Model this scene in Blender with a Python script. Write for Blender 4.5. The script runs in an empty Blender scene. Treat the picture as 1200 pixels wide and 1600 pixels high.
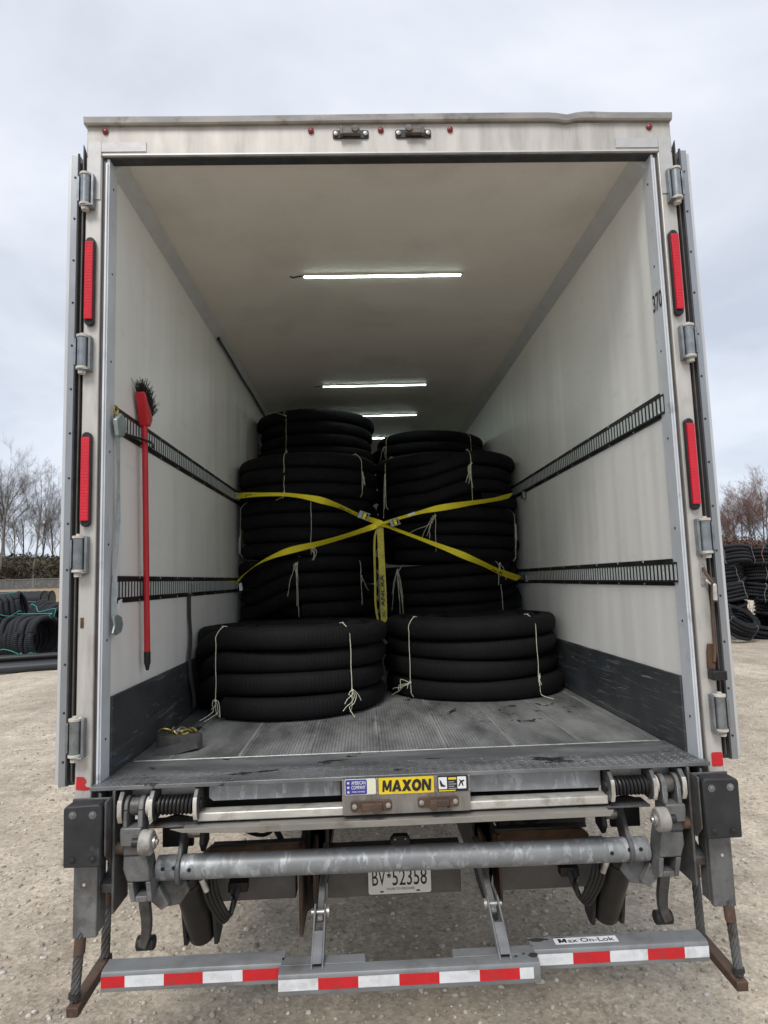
import bpy, math, random
import numpy as np
from mathutils import Vector, Matrix
PI = math.pi
rnd = random.Random(7)

# ---------------------------------------------------------------- scene, camera, world, sun
sc = bpy.context.scene
COL = sc.collection
CAM = Vector((-0.1355, -2.569, 0.7546))
CR = Vector((0.99905031, -0.03059378, -0.03102411))
CU = Vector((0.02761815, -0.10607557, 0.99397445))
CF = Vector((0.03370034, 0.99388731, 0.10512989))
FPX = 991.54
cd = bpy.data.cameras.new('camera'); cam = bpy.data.objects.new('camera', cd); COL.objects.link(cam)
cam.matrix_world = Matrix(((CR.x, CU.x, -CF.x, CAM.x), (CR.y, CU.y, -CF.y, CAM.y), (CR.z, CU.z, -CF.z, CAM.z), (0, 0, 0, 1)))
cd.sensor_fit = 'HORIZONTAL'; cd.sensor_width = 36; cd.lens = FPX * 36 / 1200
cd.clip_start = 0.05; cd.clip_end = 2000
sc.camera = cam

SUN_EL, SUN_AZ = math.radians(52), math.radians(200)      # azimuth clockwise from +Y
w = bpy.data.worlds.new('World'); sc.world = w; w.use_nodes = True
nt = w.node_tree; nt.nodes.clear()
def N(nt, t, **k):
    n = nt.nodes.new(t)
    for a, b in k.items(): setattr(n, a, b)
    return n
def L(nt, a, b): nt.links.new(a, b)
out = N(nt, 'ShaderNodeOutputWorld'); bg = N(nt, 'ShaderNodeBackground'); bg.inputs[1].default_value = 1.0
sky = N(nt, 'ShaderNodeTexSky', sky_type='NISHITA'); sky.sun_disc = False
sky.sun_elevation = SUN_EL; sky.sun_rotation = SUN_AZ
sks = N(nt, 'ShaderNodeMix', data_type='RGBA', blend_type='MULTIPLY'); sks.inputs[0].default_value = 1
L(nt, sky.outputs[0], sks.inputs[6]); sks.inputs[7].default_value = (.09, .09, .09, 1)
tc = N(nt, 'ShaderNodeTexCoord'); sep = N(nt, 'ShaderNodeSeparateXYZ'); L(nt, tc.outputs['Generated'], sep.inputs[0])
zz = N(nt, 'ShaderNodeMath', operation='MAXIMUM'); L(nt, sep.outputs[2], zz.inputs[0]); zz.inputs[1].default_value = 0
za = N(nt, 'ShaderNodeMath', operation='ADD'); L(nt, zz.outputs[0], za.inputs[0]); za.inputs[1].default_value = .22
dx = N(nt, 'ShaderNodeMath', operation='DIVIDE'); L(nt, sep.outputs[0], dx.inputs[0]); L(nt, za.outputs[0], dx.inputs[1])
dy = N(nt, 'ShaderNodeMath', operation='DIVIDE'); L(nt, sep.outputs[1], dy.inputs[0]); L(nt, za.outputs[0], dy.inputs[1])
cmb = N(nt, 'ShaderNodeCombineXYZ'); L(nt, dx.outputs[0], cmb.inputs[0]); L(nt, dy.outputs[0], cmb.inputs[1])
n1 = N(nt, 'ShaderNodeTexNoise'); n1.inputs['Scale'].default_value = 1.15; n1.inputs['Detail'].default_value = 6; n1.inputs['Roughness'].default_value = .52
n1.inputs['Distortion'].default_value = .35
L(nt, cmb.outputs[0], n1.inputs['Vector'])
rp = N(nt, 'ShaderNodeValToRGB'); L(nt, n1.outputs[0], rp.inputs[0])
e = rp.color_ramp.elements
e[0].position = .34; e[0].color = (.405, .437, .50, 1); e[1].position = .60; e[1].color = (.61, .635, .685, 1)
hz = N(nt, 'ShaderNodeMapRange'); L(nt, sep.outputs[2], hz.inputs[0])
hz.inputs[1].default_value = 0; hz.inputs[2].default_value = .45; hz.inputs[3].default_value = .62; hz.inputs[4].default_value = 1.0
hm = N(nt, 'ShaderNodeMix', data_type='RGBA', blend_type='MIX')
L(nt, hz.outputs[0], hm.inputs[0]); hm.inputs[6].default_value = (.24, .31, .41, 1); L(nt, rp.outputs[0], hm.inputs[7])
mx = N(nt, 'ShaderNodeMix', data_type='RGBA'); mx.inputs[0].default_value = .93
L(nt, sks.outputs[2], mx.inputs[6]); L(nt, hm.outputs[2], mx.inputs[7])
L(nt, mx.outputs[2], bg.inputs[0]); L(nt, bg.outputs[0], out.inputs[0])

sd = bpy.data.lights.new('sun', 'SUN'); sd.energy = 1.5; sd.angle = math.radians(22); sd.color = (1, .96, .9)
sun = bpy.data.objects.new('sun', sd); COL.objects.link(sun)
to_sun = Vector((math.sin(SUN_AZ) * math.cos(SUN_EL), math.cos(SUN_AZ) * math.cos(SUN_EL), math.sin(SUN_EL)))
sun.rotation_euler = to_sun.to_track_quat('Z', 'Y').to_euler()
sc.view_settings.view_transform = 'Standard'; sc.view_settings.look = 'None'
sc.view_settings.exposure = 0.68; sc.view_settings.gamma = 1
sc.render.engine = 'CYCLES'
sc.cycles.max_bounces = 8; sc.cycles.diffuse_bounces = 5; sc.cycles.transparent_max_bounces = 12
sc.cycles.use_denoising = True

# ---------------------------------------------------------------- pixel -> point on a real plane
def at(px, py, x=None, y=None, z=None):
    d = CF + CR * ((px - 600) / FPX) - CU * ((py - 800) / FPX)
    if x is not None: t = (x - CAM.x) / d.x
    elif y is not None: t = (y - CAM.y) / d.y
    else: t = (z - CAM.z) / d.z
    return CAM + d * t

# ---------------------------------------------------------------- mesh builder
def smooth_pts(p, k):
    out_ = []; n = len(p)
    for i in range(n - 1):
        p0 = p[max(i - 1, 0)]; p1 = p[i]; p2 = p[i + 1]; p3 = p[min(i + 2, n - 1)]
        for j in range(k):
            t = j / k
            out_.append(.5 * ((2 * p1) + (p2 - p0) * t + (2 * p0 - 5 * p1 + 4 * p2 - p3) * t * t + (3 * p1 - p0 - 3 * p2 + p3) * t ** 3))
    out_.append(p[-1].copy()); return out_
class MB:
    def __init__(s): s.v = []; s.f = []; s.uv = None
    def add(s, vs, fs):
        b = len(s.v); s.v += [tuple(v) for v in vs]; s.f += [tuple(i + b for i in f) for f in fs]; return s
    def box(s, x0, x1, y0, y1, z0, z1):
        x0, x1 = min(x0, x1), max(x0, x1); y0, y1 = min(y0, y1), max(y0, y1); z0, z1 = min(z0, z1), max(z0, z1)
        return s.add([(x0, y0, z0), (x1, y0, z0), (x1, y1, z0), (x0, y1, z0), (x0, y0, z1), (x1, y0, z1), (x1, y1, z1), (x0, y1, z1)],
                     [(0, 3, 2, 1), (4, 5, 6, 7), (0, 1, 5, 4), (1, 2, 6, 5), (2, 3, 7, 6), (3, 0, 4, 7)])
    def obox(s, c, ax, ay, az):   # oriented box: centre, half-vectors
        c = Vector(c); q = []
        for k in (-1, 1):
            for i, j in ((-1, -1), (1, -1), (1, 1), (-1, 1)): q.append(c + ax * i + ay * j + az * k)
        return s.add(q, [(0, 3, 2, 1), (4, 5, 6, 7), (0, 1, 5, 4), (1, 2, 6, 5), (2, 3, 7, 6), (3, 0, 4, 7)])
    def prism(s, poly, axis, a0, a1):   # poly: 2D outline in the two other axes
        n = len(poly)
        def mk(p, a):
            return {'x': (a, p[0], p[1]), 'y': (p[0], a, p[1]), 'z': (p[0], p[1], a)}[axis]
        vs = [mk(p, a0) for p in poly] + [mk(p, a1) for p in poly]
        fs = [tuple(range(n)), tuple(range(2 * n - 1, n - 1, -1))] + [(i, n + i, n + (i + 1) % n, (i + 1) % n) for i in range(n)]
        return s.add(vs, fs)
    def cyl(s, p0, p1, r0, r1=None, n=20, caps=True):
        p0 = Vector(p0); p1 = Vector(p1); r1 = r0 if r1 is None else r1
        d = (p1 - p0).normalized(); a = d.orthogonal().normalized(); b = d.cross(a)
        vs = []
        for p, r in ((p0, r0), (p1, r1)):
            for i in range(n):
                t = 2 * PI * i / n; vs.append(p + a * (r * math.cos(t)) + b * (r * math.sin(t)))
        fs = [(i, (i + 1) % n, n + (i + 1) % n, n + i) for i in range(n)]
        if caps: fs += [tuple(range(n - 1, -1, -1)), tuple(range(n, 2 * n))]
        return s.add(vs, fs)
    def lathe(s, prof, p0, d, n=24):   # prof: (along, radius) pairs
        p0 = Vector(p0); d = Vector(d).normalized(); a = d.orthogonal().normalized(); b = d.cross(a)
        vs = []
        for h, r in prof:
            for i in range(n):
                t = 2 * PI * i / n; vs.append(p0 + d * h + a * (r * math.cos(t)) + b * (r * math.sin(t)))
        m = len(prof)
        fs = [(j * n + i, j * n + (i + 1) % n, (j + 1) * n + (i + 1) % n, (j + 1) * n + i) for j in range(m - 1) for i in range(n)]
        fs += [tuple(range(n - 1, -1, -1)), tuple(range((m - 1) * n, m * n))]
        return s.add(vs, fs)
    def tube(s, pts, r, n=8, r2=None):
        pts = [Vector(p) for p in pts]; m = len(pts)
        a = None; vs = []
        for k in range(m):
            t = (pts[min(k + 1, m - 1)] - pts[max(k - 1, 0)]).normalized()
            a = t.orthogonal() if a is None else a - t * a.dot(t)
            a.normalize(); b = t.cross(a)
            rr = r if r2 is None else r + (r2 - r) * k / (m - 1)
            for i in range(n):
                q = 2 * PI * i / n; vs.append(pts[k] + a * (rr * math.cos(q)) + b * (rr * math.sin(q)))
        fs = [(j * n + i, j * n + (i + 1) % n, (j + 1) * n + (i + 1) % n, (j + 1) * n + i) for j in range(m - 1) for i in range(n)]
        fs += [tuple(range(n - 1, -1, -1)), tuple(range((m - 1) * n, m * n))]
        return s.add(vs, fs)
    def ribbon(s, pts, wid, nrm, th=.0025):   # flat strap: nrm list or vector = facing direction
        pts = [Vector(p) for p in pts]; m = len(pts); vs = []
        for k in range(m):
            t = (pts[min(k + 1, m - 1)] - pts[max(k - 1, 0)]).normalized()
            nn = Vector(nrm[k] if isinstance(nrm, list) else nrm); wv = t.cross(nn).normalized(); nn = wv.cross(t).normalized()
            w_ = wid[k] if isinstance(wid, list) else wid
            for i, j in ((-1, -1), (1, -1), (1, 1), (-1, 1)): vs.append(pts[k] + wv * (i * w_ / 2) + nn * (j * th / 2))
        fs = [(j * 4 + i, j * 4 + (i + 1) % 4, (j + 1) * 4 + (i + 1) % 4, (j + 1) * 4 + i) for j in range(m - 1) for i in range(4)]
        fs += [(3, 2, 1, 0), (4 * m - 4, 4 * m - 3, 4 * m - 2, 4 * m - 1)]
        return s.add(vs, fs)

ORG = {}
def link(name, me, parent=None):
    o = bpy.data.objects.new(name, me); COL.objects.link(o)
    if parent is not None: o.parent = parent
    return o
def tot(o):
    v = Vector((0, 0, 0))
    while o is not None: v += o.location; o = o.parent
    return v
def obj(name, mb, m, parent=None, bev=0, smooth=True, ang=35, local=False):
    """one mesh object; coordinates are world ones unless local"""
    me = bpy.data.meshes.new(name)
    off = Vector((0, 0, 0)) if (local or parent is None) else tot(parent)
    me.from_pydata([(v[0] - off.x, v[1] - off.y, v[2] - off.z) for v in mb.v], [], mb.f)
    me.update()
    if smooth:
        me.polygons.foreach_set('use_smooth', [True] * len(me.polygons)); me.set_sharp_from_angle(angle=math.radians(ang))
    me.materials.append(m)
    o = link(name, me, parent)
    if bev:
        b = o.modifiers.new('bevel', 'BEVEL'); b.width = bev; b.segments = 2; b.limit_method = 'ANGLE'; b.angle_limit = math.radians(40)
    return o
def multi(name, items, parent, bev=0):
    big = MB(); idx = []; mats = []
    for mb, m in items:
        big.add(mb.v, mb.f)
        if m not in mats: mats.append(m)
        idx += [mats.index(m)] * len(mb.f)
    o = obj(name, big, mats[0], parent, bev)
    for m in mats[1:]: o.data.materials.append(m)
    o.data.polygons.foreach_set('material_index', idx)
    return o
def tag(o, label=None, cat=None, group=None, kind=None):
    if label: o['label'] = label
    if cat: o['category'] = cat
    if group: o['group'] = group
    if kind: o['kind'] = kind
    return o
def thing(name, label, cat, loc=(0, 0, 0), group=None, rot=(0, 0, 0)):
    o = bpy.data.objects.new(name, None); COL.objects.link(o); o.location = loc; o.rotation_euler = rot
    o.empty_display_size = .1
    return tag(o, label, cat, group)

# ---------------------------------------------------------------- materials
MATS = {}
def base_mat(name):
    m = bpy.data.materials.new(name); m.use_nodes = True; nt = m.node_tree
    return m, nt, nt.nodes['Principled BSDF']
def ramp(nt, src, stops):
    r = N(nt, 'ShaderNodeValToRGB'); L(nt, src, r.inputs[0])
    while len(r.color_ramp.elements) < len(stops): r.color_ramp.elements.new(.5)
    for e_, (p, c) in zip(r.color_ramp.elements, stops): e_.position = p; e_.color = (*c, 1)
    return r.outputs[0]
def noise(nt, scale, detail=4, rough=.55, vec=None, sc3=None, dist=0, coord='Object'):
    n = N(nt, 'ShaderNodeTexNoise'); n.inputs['Scale'].default_value = scale; n.inputs['Detail'].default_value = detail
    n.inputs['Roughness'].default_value = rough; n.inputs['Distortion'].default_value = dist
    t = N(nt, 'ShaderNodeTexCoord'); mp = N(nt, 'ShaderNodeMapping'); L(nt, t.outputs[coord], mp.inputs[0])
    if sc3: mp.inputs['Scale'].default_value = sc3
    L(nt, mp.outputs[0], n.inputs['Vector']); return n.outputs[0]
def mixc(nt, f, a, b, mode='MIX'):
    m = N(nt, 'ShaderNodeMix', data_type='RGBA', blend_type=mode)
    for s_, v in ((0, f), (6, a), (7, b)):
        if hasattr(v, 'is_linked') or isinstance(v, bpy.types.NodeSocket): L(nt, v, m.inputs[s_])
        else: m.inputs[s_].default_value = v if s_ == 0 else (*v, 1)
    return m.outputs[2]
def bump(nt, bs, h, strength=.3, dist=.002, prev=None):
    b = N(nt, 'ShaderNodeBump'); b.inputs['Strength'].default_value = strength; b.inputs['Distance'].default_value = dist
    L(nt, h, b.inputs['Height'])
    if prev is not None: L(nt, prev, b.inputs['Normal'])
    L(nt, b.outputs[0], bs.inputs['Normal']); return b.outputs[0]
def M(name, c1, c2=None, rough=.6, metal=0, sc=8, sc3=None, lo=.35, hi=.65, bmp=.15, bsc=60, bdist=.001, spec=None, dirt=None, dsc=3, dlo=.55, dhi=.75, dsc3=None):
    if name in MATS: return MATS[name]
    m, nt, bs = base_mat(name)
    c2 = c2 or tuple(x * .8 for x in c1)
    c = ramp(nt, noise(nt, sc, 5, .6, sc3=sc3), [(lo, c1), (hi, c2)])
    if dirt:
        f = ramp(nt, noise(nt, dsc, 8, .65, sc3=dsc3), [(dlo, (0, 0, 0)), (dhi, (1, 1, 1))])
        c = mixc(nt, f, c, dirt)
    L(nt, c, bs.inputs['Base Color'])
    rr = N(nt, 'ShaderNodeMapRange'); L(nt, noise(nt, sc * 2.3, 3), rr.inputs[0])
    rr.inputs[3].default_value = rough - .12; rr.inputs[4].default_value = rough + .12; L(nt, rr.outputs[0], bs.inputs['Roughness'])
    bs.inputs['Metallic'].default_value = metal
    if spec is not None: bs.inputs['Specular IOR Level'].default_value = spec
    if bmp: bump(nt, bs, noise(nt, bsc, 4), bmp, bdist)
    MATS[name] = m; return m

frame_m = M('brushed_frame', (.55, .53, .50), (.44, .425, .40), .45, .25, sc=5, sc3=(3, 3, .6), dirt=(.22, .20, .18), dsc=3, dsc3=(4, 4, 1.2), dlo=.54, dhi=.85)
header_m = M('header_paint', (.56, .535, .50), (.43, .41, .385), .5, .15, sc=4, sc3=(3, 1, .4), dirt=(.25, .23, .205), dsc=7, dsc3=(1.4, 1, .2), dlo=.52, dhi=.86)
cap_m = M('roof_cap_metal', (.42, .40, .37), (.27, .26, .25), .4, .6, sc=4, sc3=(1, 1, 4), dirt=(.15, .12, .09), dsc=9)
splice_m = M('grey_splice', (.50, .50, .50), (.44, .44, .44), .5, .2, sc=20)
trim_m = M('wall_trim', (.66, .69, .73), (.54, .57, .61), .45, .15, sc=6, sc3=(1, 1, .5), dirt=(.2, .2, .2), dsc=7, dlo=.62, dhi=.8)
cove_m = M('cove_trim', (.62, .63, .63), (.56, .57, .57), .5, .1, sc=10)
dark_m = M('dark_seal', (.03, .03, .032), (.05, .05, .05), .6, 0, sc=20)
groove_m = M('dark_groove', (.07, .065, .06), (.11, .10, .09), .5, .3, sc=12)
rubber_m = M('dock_rubber', (.014, .015, .017), (.028, .029, .033), .6, 0, sc=9, dirt=(.10, .105, .11), dsc=14, dlo=.6, dhi=.78, bmp=.4)
steel_m = M('grey_steel', (.15, .155, .16), (.085, .088, .09), .5, .4, sc=9, dirt=(.075, .055, .042), dsc=13, dlo=.47, dhi=.68, bmp=.35)
steel_l = M('worn_grey_paint', (.20, .205, .205), (.125, .128, .13), .55, .3, sc=8, sc3=(1, 1, .3), dirt=(.075, .065, .055), dsc=12, dlo=.48, dhi=.72, bmp=.35)
dsteel_m = M('dark_steel', (.042, .042, .044), (.024, .024, .026), .5, .4, sc=8, dirt=(.11, .08, .06), dsc=9, dlo=.55, dhi=.8)
black_m = M('black_paint', (.010, .010, .011), (.017, .017, .017), .42, .1, sc=12, dirt=(.022, .02, .018), dsc=8)
white_m = M('aluminium_bar', (.72, .70, .64), (.55, .53, .49), .4, .45, sc=5, sc3=(1, 1, 5), dirt=(.26, .23, .19), dsc=12, dlo=.50, dhi=.75)
plate_m = M('latch_plate_steel', (.30, .28, .26), (.17, .155, .14), .45, .5, sc=6, sc3=(3, 1, 1), dirt=(.16, .10, .06), dsc=12, dlo=.6, dhi=.8)
rust_m = M('rust', (.12, .062, .032), (.055, .032, .02), .85, .1, sc=14, dirt=(.32, .20, .07), dsc=20, dlo=.6, dhi=.75, bmp=.6)
brown_m = M('rusty_steel', (.13, .08, .055), (.07, .05, .04), .75, .3, sc=10, dirt=(.2, .12, .07), dsc=14)
deck_m = M('folded_deck', (.30, .28, .25), (.22, .21, .19), .55, .3, sc=4, sc3=(1, 4, 4), dirt=(.12, .10, .08), dsc=6, dlo=.55, dhi=.8)
red_lens = M('red_lens', (.62, .012, .03), (.52, .01, .025), .25, 0, sc=10, bmp=0)
red_mark = M('red_marker', (.22, .02, .025), (.16, .015, .02), .3, 0, bmp=0)
red_tape = M('red_tape', (.58, .014, .022), (.48, .014, .02), .4, 0, sc=30, dirt=(.22, .05, .05), dsc=16, dlo=.55, dhi=.8, bmp=.05)
white_tape = M('white_tape', (.70, .72, .75), (.62, .64, .67), .35, 0, sc=30, dirt=(.38, .37, .35), dsc=14, dlo=.52, dhi=.78, bmp=.05)
faint_m = M('faint_print', (.60, .61, .63), (.58, .59, .61), .4, 0, bmp=0)
yellow_m = M('yellow_sticker', (.78, .58, .02), (.70, .52, .02), .4, 0, sc=20, dirt=(.35, .28, .08), dsc=14, dlo=.62, dhi=.85, bmp=0)
ink_m = M('black_ink', (.012, .012, .012), (.02, .02, .02), .5, 0, bmp=0)
blue_m = M('blue_sticker', (.03, .035, .22), (.04, .045, .26), .4, 0, bmp=0)
cream_m = M('cream_print', (.72, .74, .60), (.66, .68, .50), .5, 0, sc=40, bmp=0)
wprint_m = M('white_print', (.75, .76, .78), (.7, .7, .72), .5, 0, bmp=0)
plate_w = M('license_white', (.92, .92, .90), (.88, .88, .86), .4, 0, sc=14, dirt=(.5, .47, .42), dsc=10, dlo=.66, dhi=.85, bmp=0)
bolt_m = M('zinc_bolt', (.50, .48, .45), (.34, .32, .30), .4, .7, sc=60)
bush_m = M('white_bushing', (.60, .58, .54), (.45, .40, .34), .6, 0, sc=30)
hinge_m = M('hinge_steel', (.30, .33, .35), (.19, .20, .21), .35, .7, sc=18, dirt=(.25, .13, .07), dsc=22, dlo=.62, dhi=.78)
doorskin_m = M('door_skin', (.62, .63, .64), (.50, .51, .52), .35, .3, sc=3, sc3=(1, 1, .3))
doorrail_m = M('door_rail', (.34, .36, .38), (.27, .285, .30), .35, .6, sc=5, sc3=(1, 1, .3))
kick_m = None
alu_m = M('zinc_slot', (.80, .86, .84), (.70, .76, .74), .4, .3, sc=30)
track_m = M('track_steel', (.03, .031, .033), (.055, .057, .06), .45, .6, sc=12)
broomred = M('broom_red', (.52, .012, .02), (.45, .01, .018), .35, 0, sc=6, dirt=(.3, .02, .02), dsc=20, bmp=0)
bristle_m = M('bristle_black', (.012, .012, .013), (.02, .02, .02), .7, 0, bmp=0)
greyweb = M('grey_webbing', (.34, .38, .40), (.25, .28, .30), .8, 0, sc=30, bmp=.4, bsc=300)
blackweb = M('black_webbing', (.03, .03, .032), (.05, .05, .05), .8, 0, sc=30, bmp=.4, bsc=300)
dirtyweb = M('dirty_webbing', (.085, .08, .075), (.05, .048, .045), .85, 0, sc=16, bmp=.4, bsc=250)
yellowweb = M('yellow_webbing', (.95, .82, .03), (.88, .75, .03), .7, 0, sc=14, dirt=(.42, .36, .05), dsc=16, dlo=.60, dhi=.85, bmp=.4, bsc=260)
tailweb = M('soiled_yellow_webbing', (.66, .58, .09), (.48, .43, .08), .8, 0, sc=18, dirt=(.16, .15, .06), dsc=12, dlo=.52, dhi=.75, bmp=.4, bsc=260)
zincy_m = M('yellow_zinc', (.52, .42, .10), (.38, .29, .08), .35, .8, sc=40)
twine_m = M('pale_twine', (.72, .71, .56), (.58, .58, .45), .8, 0, sc=60, bmp=0)
twineg_m = M('green_twine', (.02, .30, .24), (.03, .38, .30), .7, 0, sc=60, bmp=0)
twinep_m = M('pink_twine', (.45, .16, .14), (.38, .14, .12), .8, 0, sc=60, bmp=0)
tyre_m = M('tyre_rubber', (.02, .02, .021), (.035, .034, .033), .8, 0, sc=12)
rim_m = M('rim_white', (.45, .45, .44), (.3, .29, .28), .5, .2, sc=9)
boxout_m = M('box_skin', (.68, .69, .70), (.58, .59, .60), .35, .1, sc=1.5, sc3=(1, 1, .3))
bark_m = M('grey_bark', (.13, .115, .10), (.085, .075, .065), .9, 0, sc=5)
bark2_m = M('pale_bark', (.20, .18, .16), (.12, .11, .10), .9, 0, sc=5)
twig_m = M('twig_brown', (.115, .095, .085), (.08, .067, .06), .9, 0, sc=3, bmp=0)
twigr_m = M('twig_reddish', (.185, .098, .075), (.13, .072, .056), .9, 0, sc=3, bmp=0)
brush_m = M('brush_brown', (.11, .09, .06), (.06, .052, .035), .95, 0, sc=.4, bmp=0)
ever_m = M('evergreen', (.035, .045, .025), (.02, .028, .018), .9, 0, sc=.6, bmp=0)
fence_m = M('fence_galv', (.30, .31, .31), (.24, .25, .25), .5, .5, bmp=0)

# galvanised tube with pale spangle patches
def galv(name, a, b, c, s=1.0):
    m, nt, bs = base_mat(name)
    v = N(nt, 'ShaderNodeTexVoronoi'); v.inputs['Scale'].default_value = 52 * s
    t = N(nt, 'ShaderNodeTexCoord'); mp = N(nt, 'ShaderNodeMapping'); L(nt, t.outputs['Object'], mp.inputs[0])
    mp.inputs['Scale'].default_value = (1.3, 1, .5)
    nz = N(nt, 'ShaderNodeTexNoise'); nz.inputs['Scale'].default_value = 9; L(nt, mp.outputs[0], nz.inputs['Vector'])
    ad = N(nt, 'ShaderNodeMix', data_type='VECTOR'); ad.inputs[0].default_value = .13
    L(nt, mp.outputs[0], ad.inputs[4]); L(nt, nz.outputs['Color'], ad.inputs[5]); L(nt, ad.outputs[1], v.inputs['Vector'])
    f = ramp(nt, v.outputs['Color'], [(.35, (0, 0, 0)), (.80, (1, 1, 1))])
    c0 = ramp(nt, noise(nt, 3.5, 5), [(.35, a), (.65, b)])
    msk = ramp(nt, noise(nt, 15, 3), [(.44, (0, 0, 0)), (.60, (.9, .9, .9))])
    ff = mixc(nt, 1.0, f, msk, 'MULTIPLY')
    L(nt, mixc(nt, ff, c0, c), bs.inputs['Base Color'])
    bs.inputs['Metallic'].default_value = .35; bs.inputs['Roughness'].default_value = .5
    bump(nt, bs, noise(nt, 50, 3), .15, .001)
    MATS[name] = m; return m
galv_m = galv('galvanised_tube', (.26, .272, .282), (.19, .20, .208), (.44, .465, .485))
galv2_m = galv('galvanised_channel', (.30, .32, .34), (.22, .235, .25), (.44, .47, .50), .8)
bump_m = M('bumper_galv', (.24, .25, .258), (.175, .182, .188), .5, .35, sc=5, sc3=(1, 2, 4), dirt=(.12, .11, .10), dsc=7, dlo=.50, dhi=.75)

def wall_mat():
    m, nt, bs = base_mat('grp_liner')
    c = ramp(nt, noise(nt, 1.3, 6, .6), [(.3, (.87, .865, .835)), (.7, (.83, .825, .795))])
    sm = ramp(nt, noise(nt, 9, 8, .7, sc3=(1, .5, 1.6)), [(.60, (0, 0, 0)), (.78, (.40, .40, .40))])
    c = mixc(nt, sm, c, (.42, .41, .38))
    sc_ = ramp(nt, noise(nt, 7, 9, .8, sc3=(1, .35, 2.2), dist=1.2), [(.675, (0, 0, 0)), (.70, (.55, .55, .55))])
    c = mixc(nt, sc_, c, (.16, .16, .15))
    L(nt, c, bs.inputs['Base Color'])
    bs.inputs['Roughness'].default_value = .42; bs.inputs['Specular IOR Level'].default_value = .45
    b1 = bump(nt, bs, noise(nt, 2.0, 2, .5, sc3=(1, 1.5, .12)), .75, .034)
    bump(nt, bs, noise(nt, 260, 2), .18, .0012, prev=b1)
    return m
wall_m = wall_mat()
def ceil_mat():
    m, nt, bs = base_mat('grp_ceiling')
    c = ramp(nt, noise(nt, .9, 4, .6), [(.3, (.80, .755, .69)), (.7, (.73, .695, .635))])
    sp_c = ramp(nt, noise(nt, 12, 7, .75, sc3=(1.5, .4, 1), dist=.8), [(.69, (0, 0, 0)), (.72, (.5, .5, .5))])
    c = mixc(nt, sp_c, c, (.22, .20, .17))
    st_c = ramp(nt, noise(nt, 2.2, 6, .65), [(.50, (0, 0, 0)), (.72, (.35, .35, .35))])
    c = mixc(nt, st_c, c, (.50, .46, .40))
    L(nt, c, bs.inputs['Base Color']); bs.inputs['Roughness'].default_value = .5
    b1 = bump(nt, bs, noise(nt, 1.6, 2, .5, sc3=(.35, 1.3, 1)), .6, .03)
    bump(nt, bs, noise(nt, 260, 2), .15, .001, prev=b1); return m
ceil_m = ceil_mat()
def kick_mat():
    m, nt, bs = base_mat('kick_plate')
    c = ramp(nt, noise(nt, 4, 6, .6), [(.3, (.085, .09, .093)), (.7, (.042, .045, .048))])
    s1 = ramp(nt, noise(nt, 12, 9, .75, sc3=(1, .16, 2.8), dist=.7), [(.56, (0, 0, 0)), (.61, (.8, .8, .8))])
    c = mixc(nt, s1, c, (.22, .235, .25))
    s3 = ramp(nt, noise(nt, 30, 6, .7, sc3=(1, .12, 3), dist=.3), [(.64, (0, 0, 0)), (.68, (.8, .8, .8))])
    c = mixc(nt, s3, c, (.40, .42, .44))
    s2 = ramp(nt, noise(nt, 4, 9, .75, sc3=(1, .35, 2.6), dist=.6), [(.58, (0, 0, 0)), (.68, (.5, .5, .5))])
    c = mixc(nt, s2, c, (.06, .13, .21))
    L(nt, c, bs.inputs['Base Color']); bs.inputs['Roughness'].default_value = .5; bs.inputs['Metallic'].default_value = .3
    bump(nt, bs, noise(nt, 30, 5), .3, .001); return m
kick_m = kick_mat()
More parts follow.
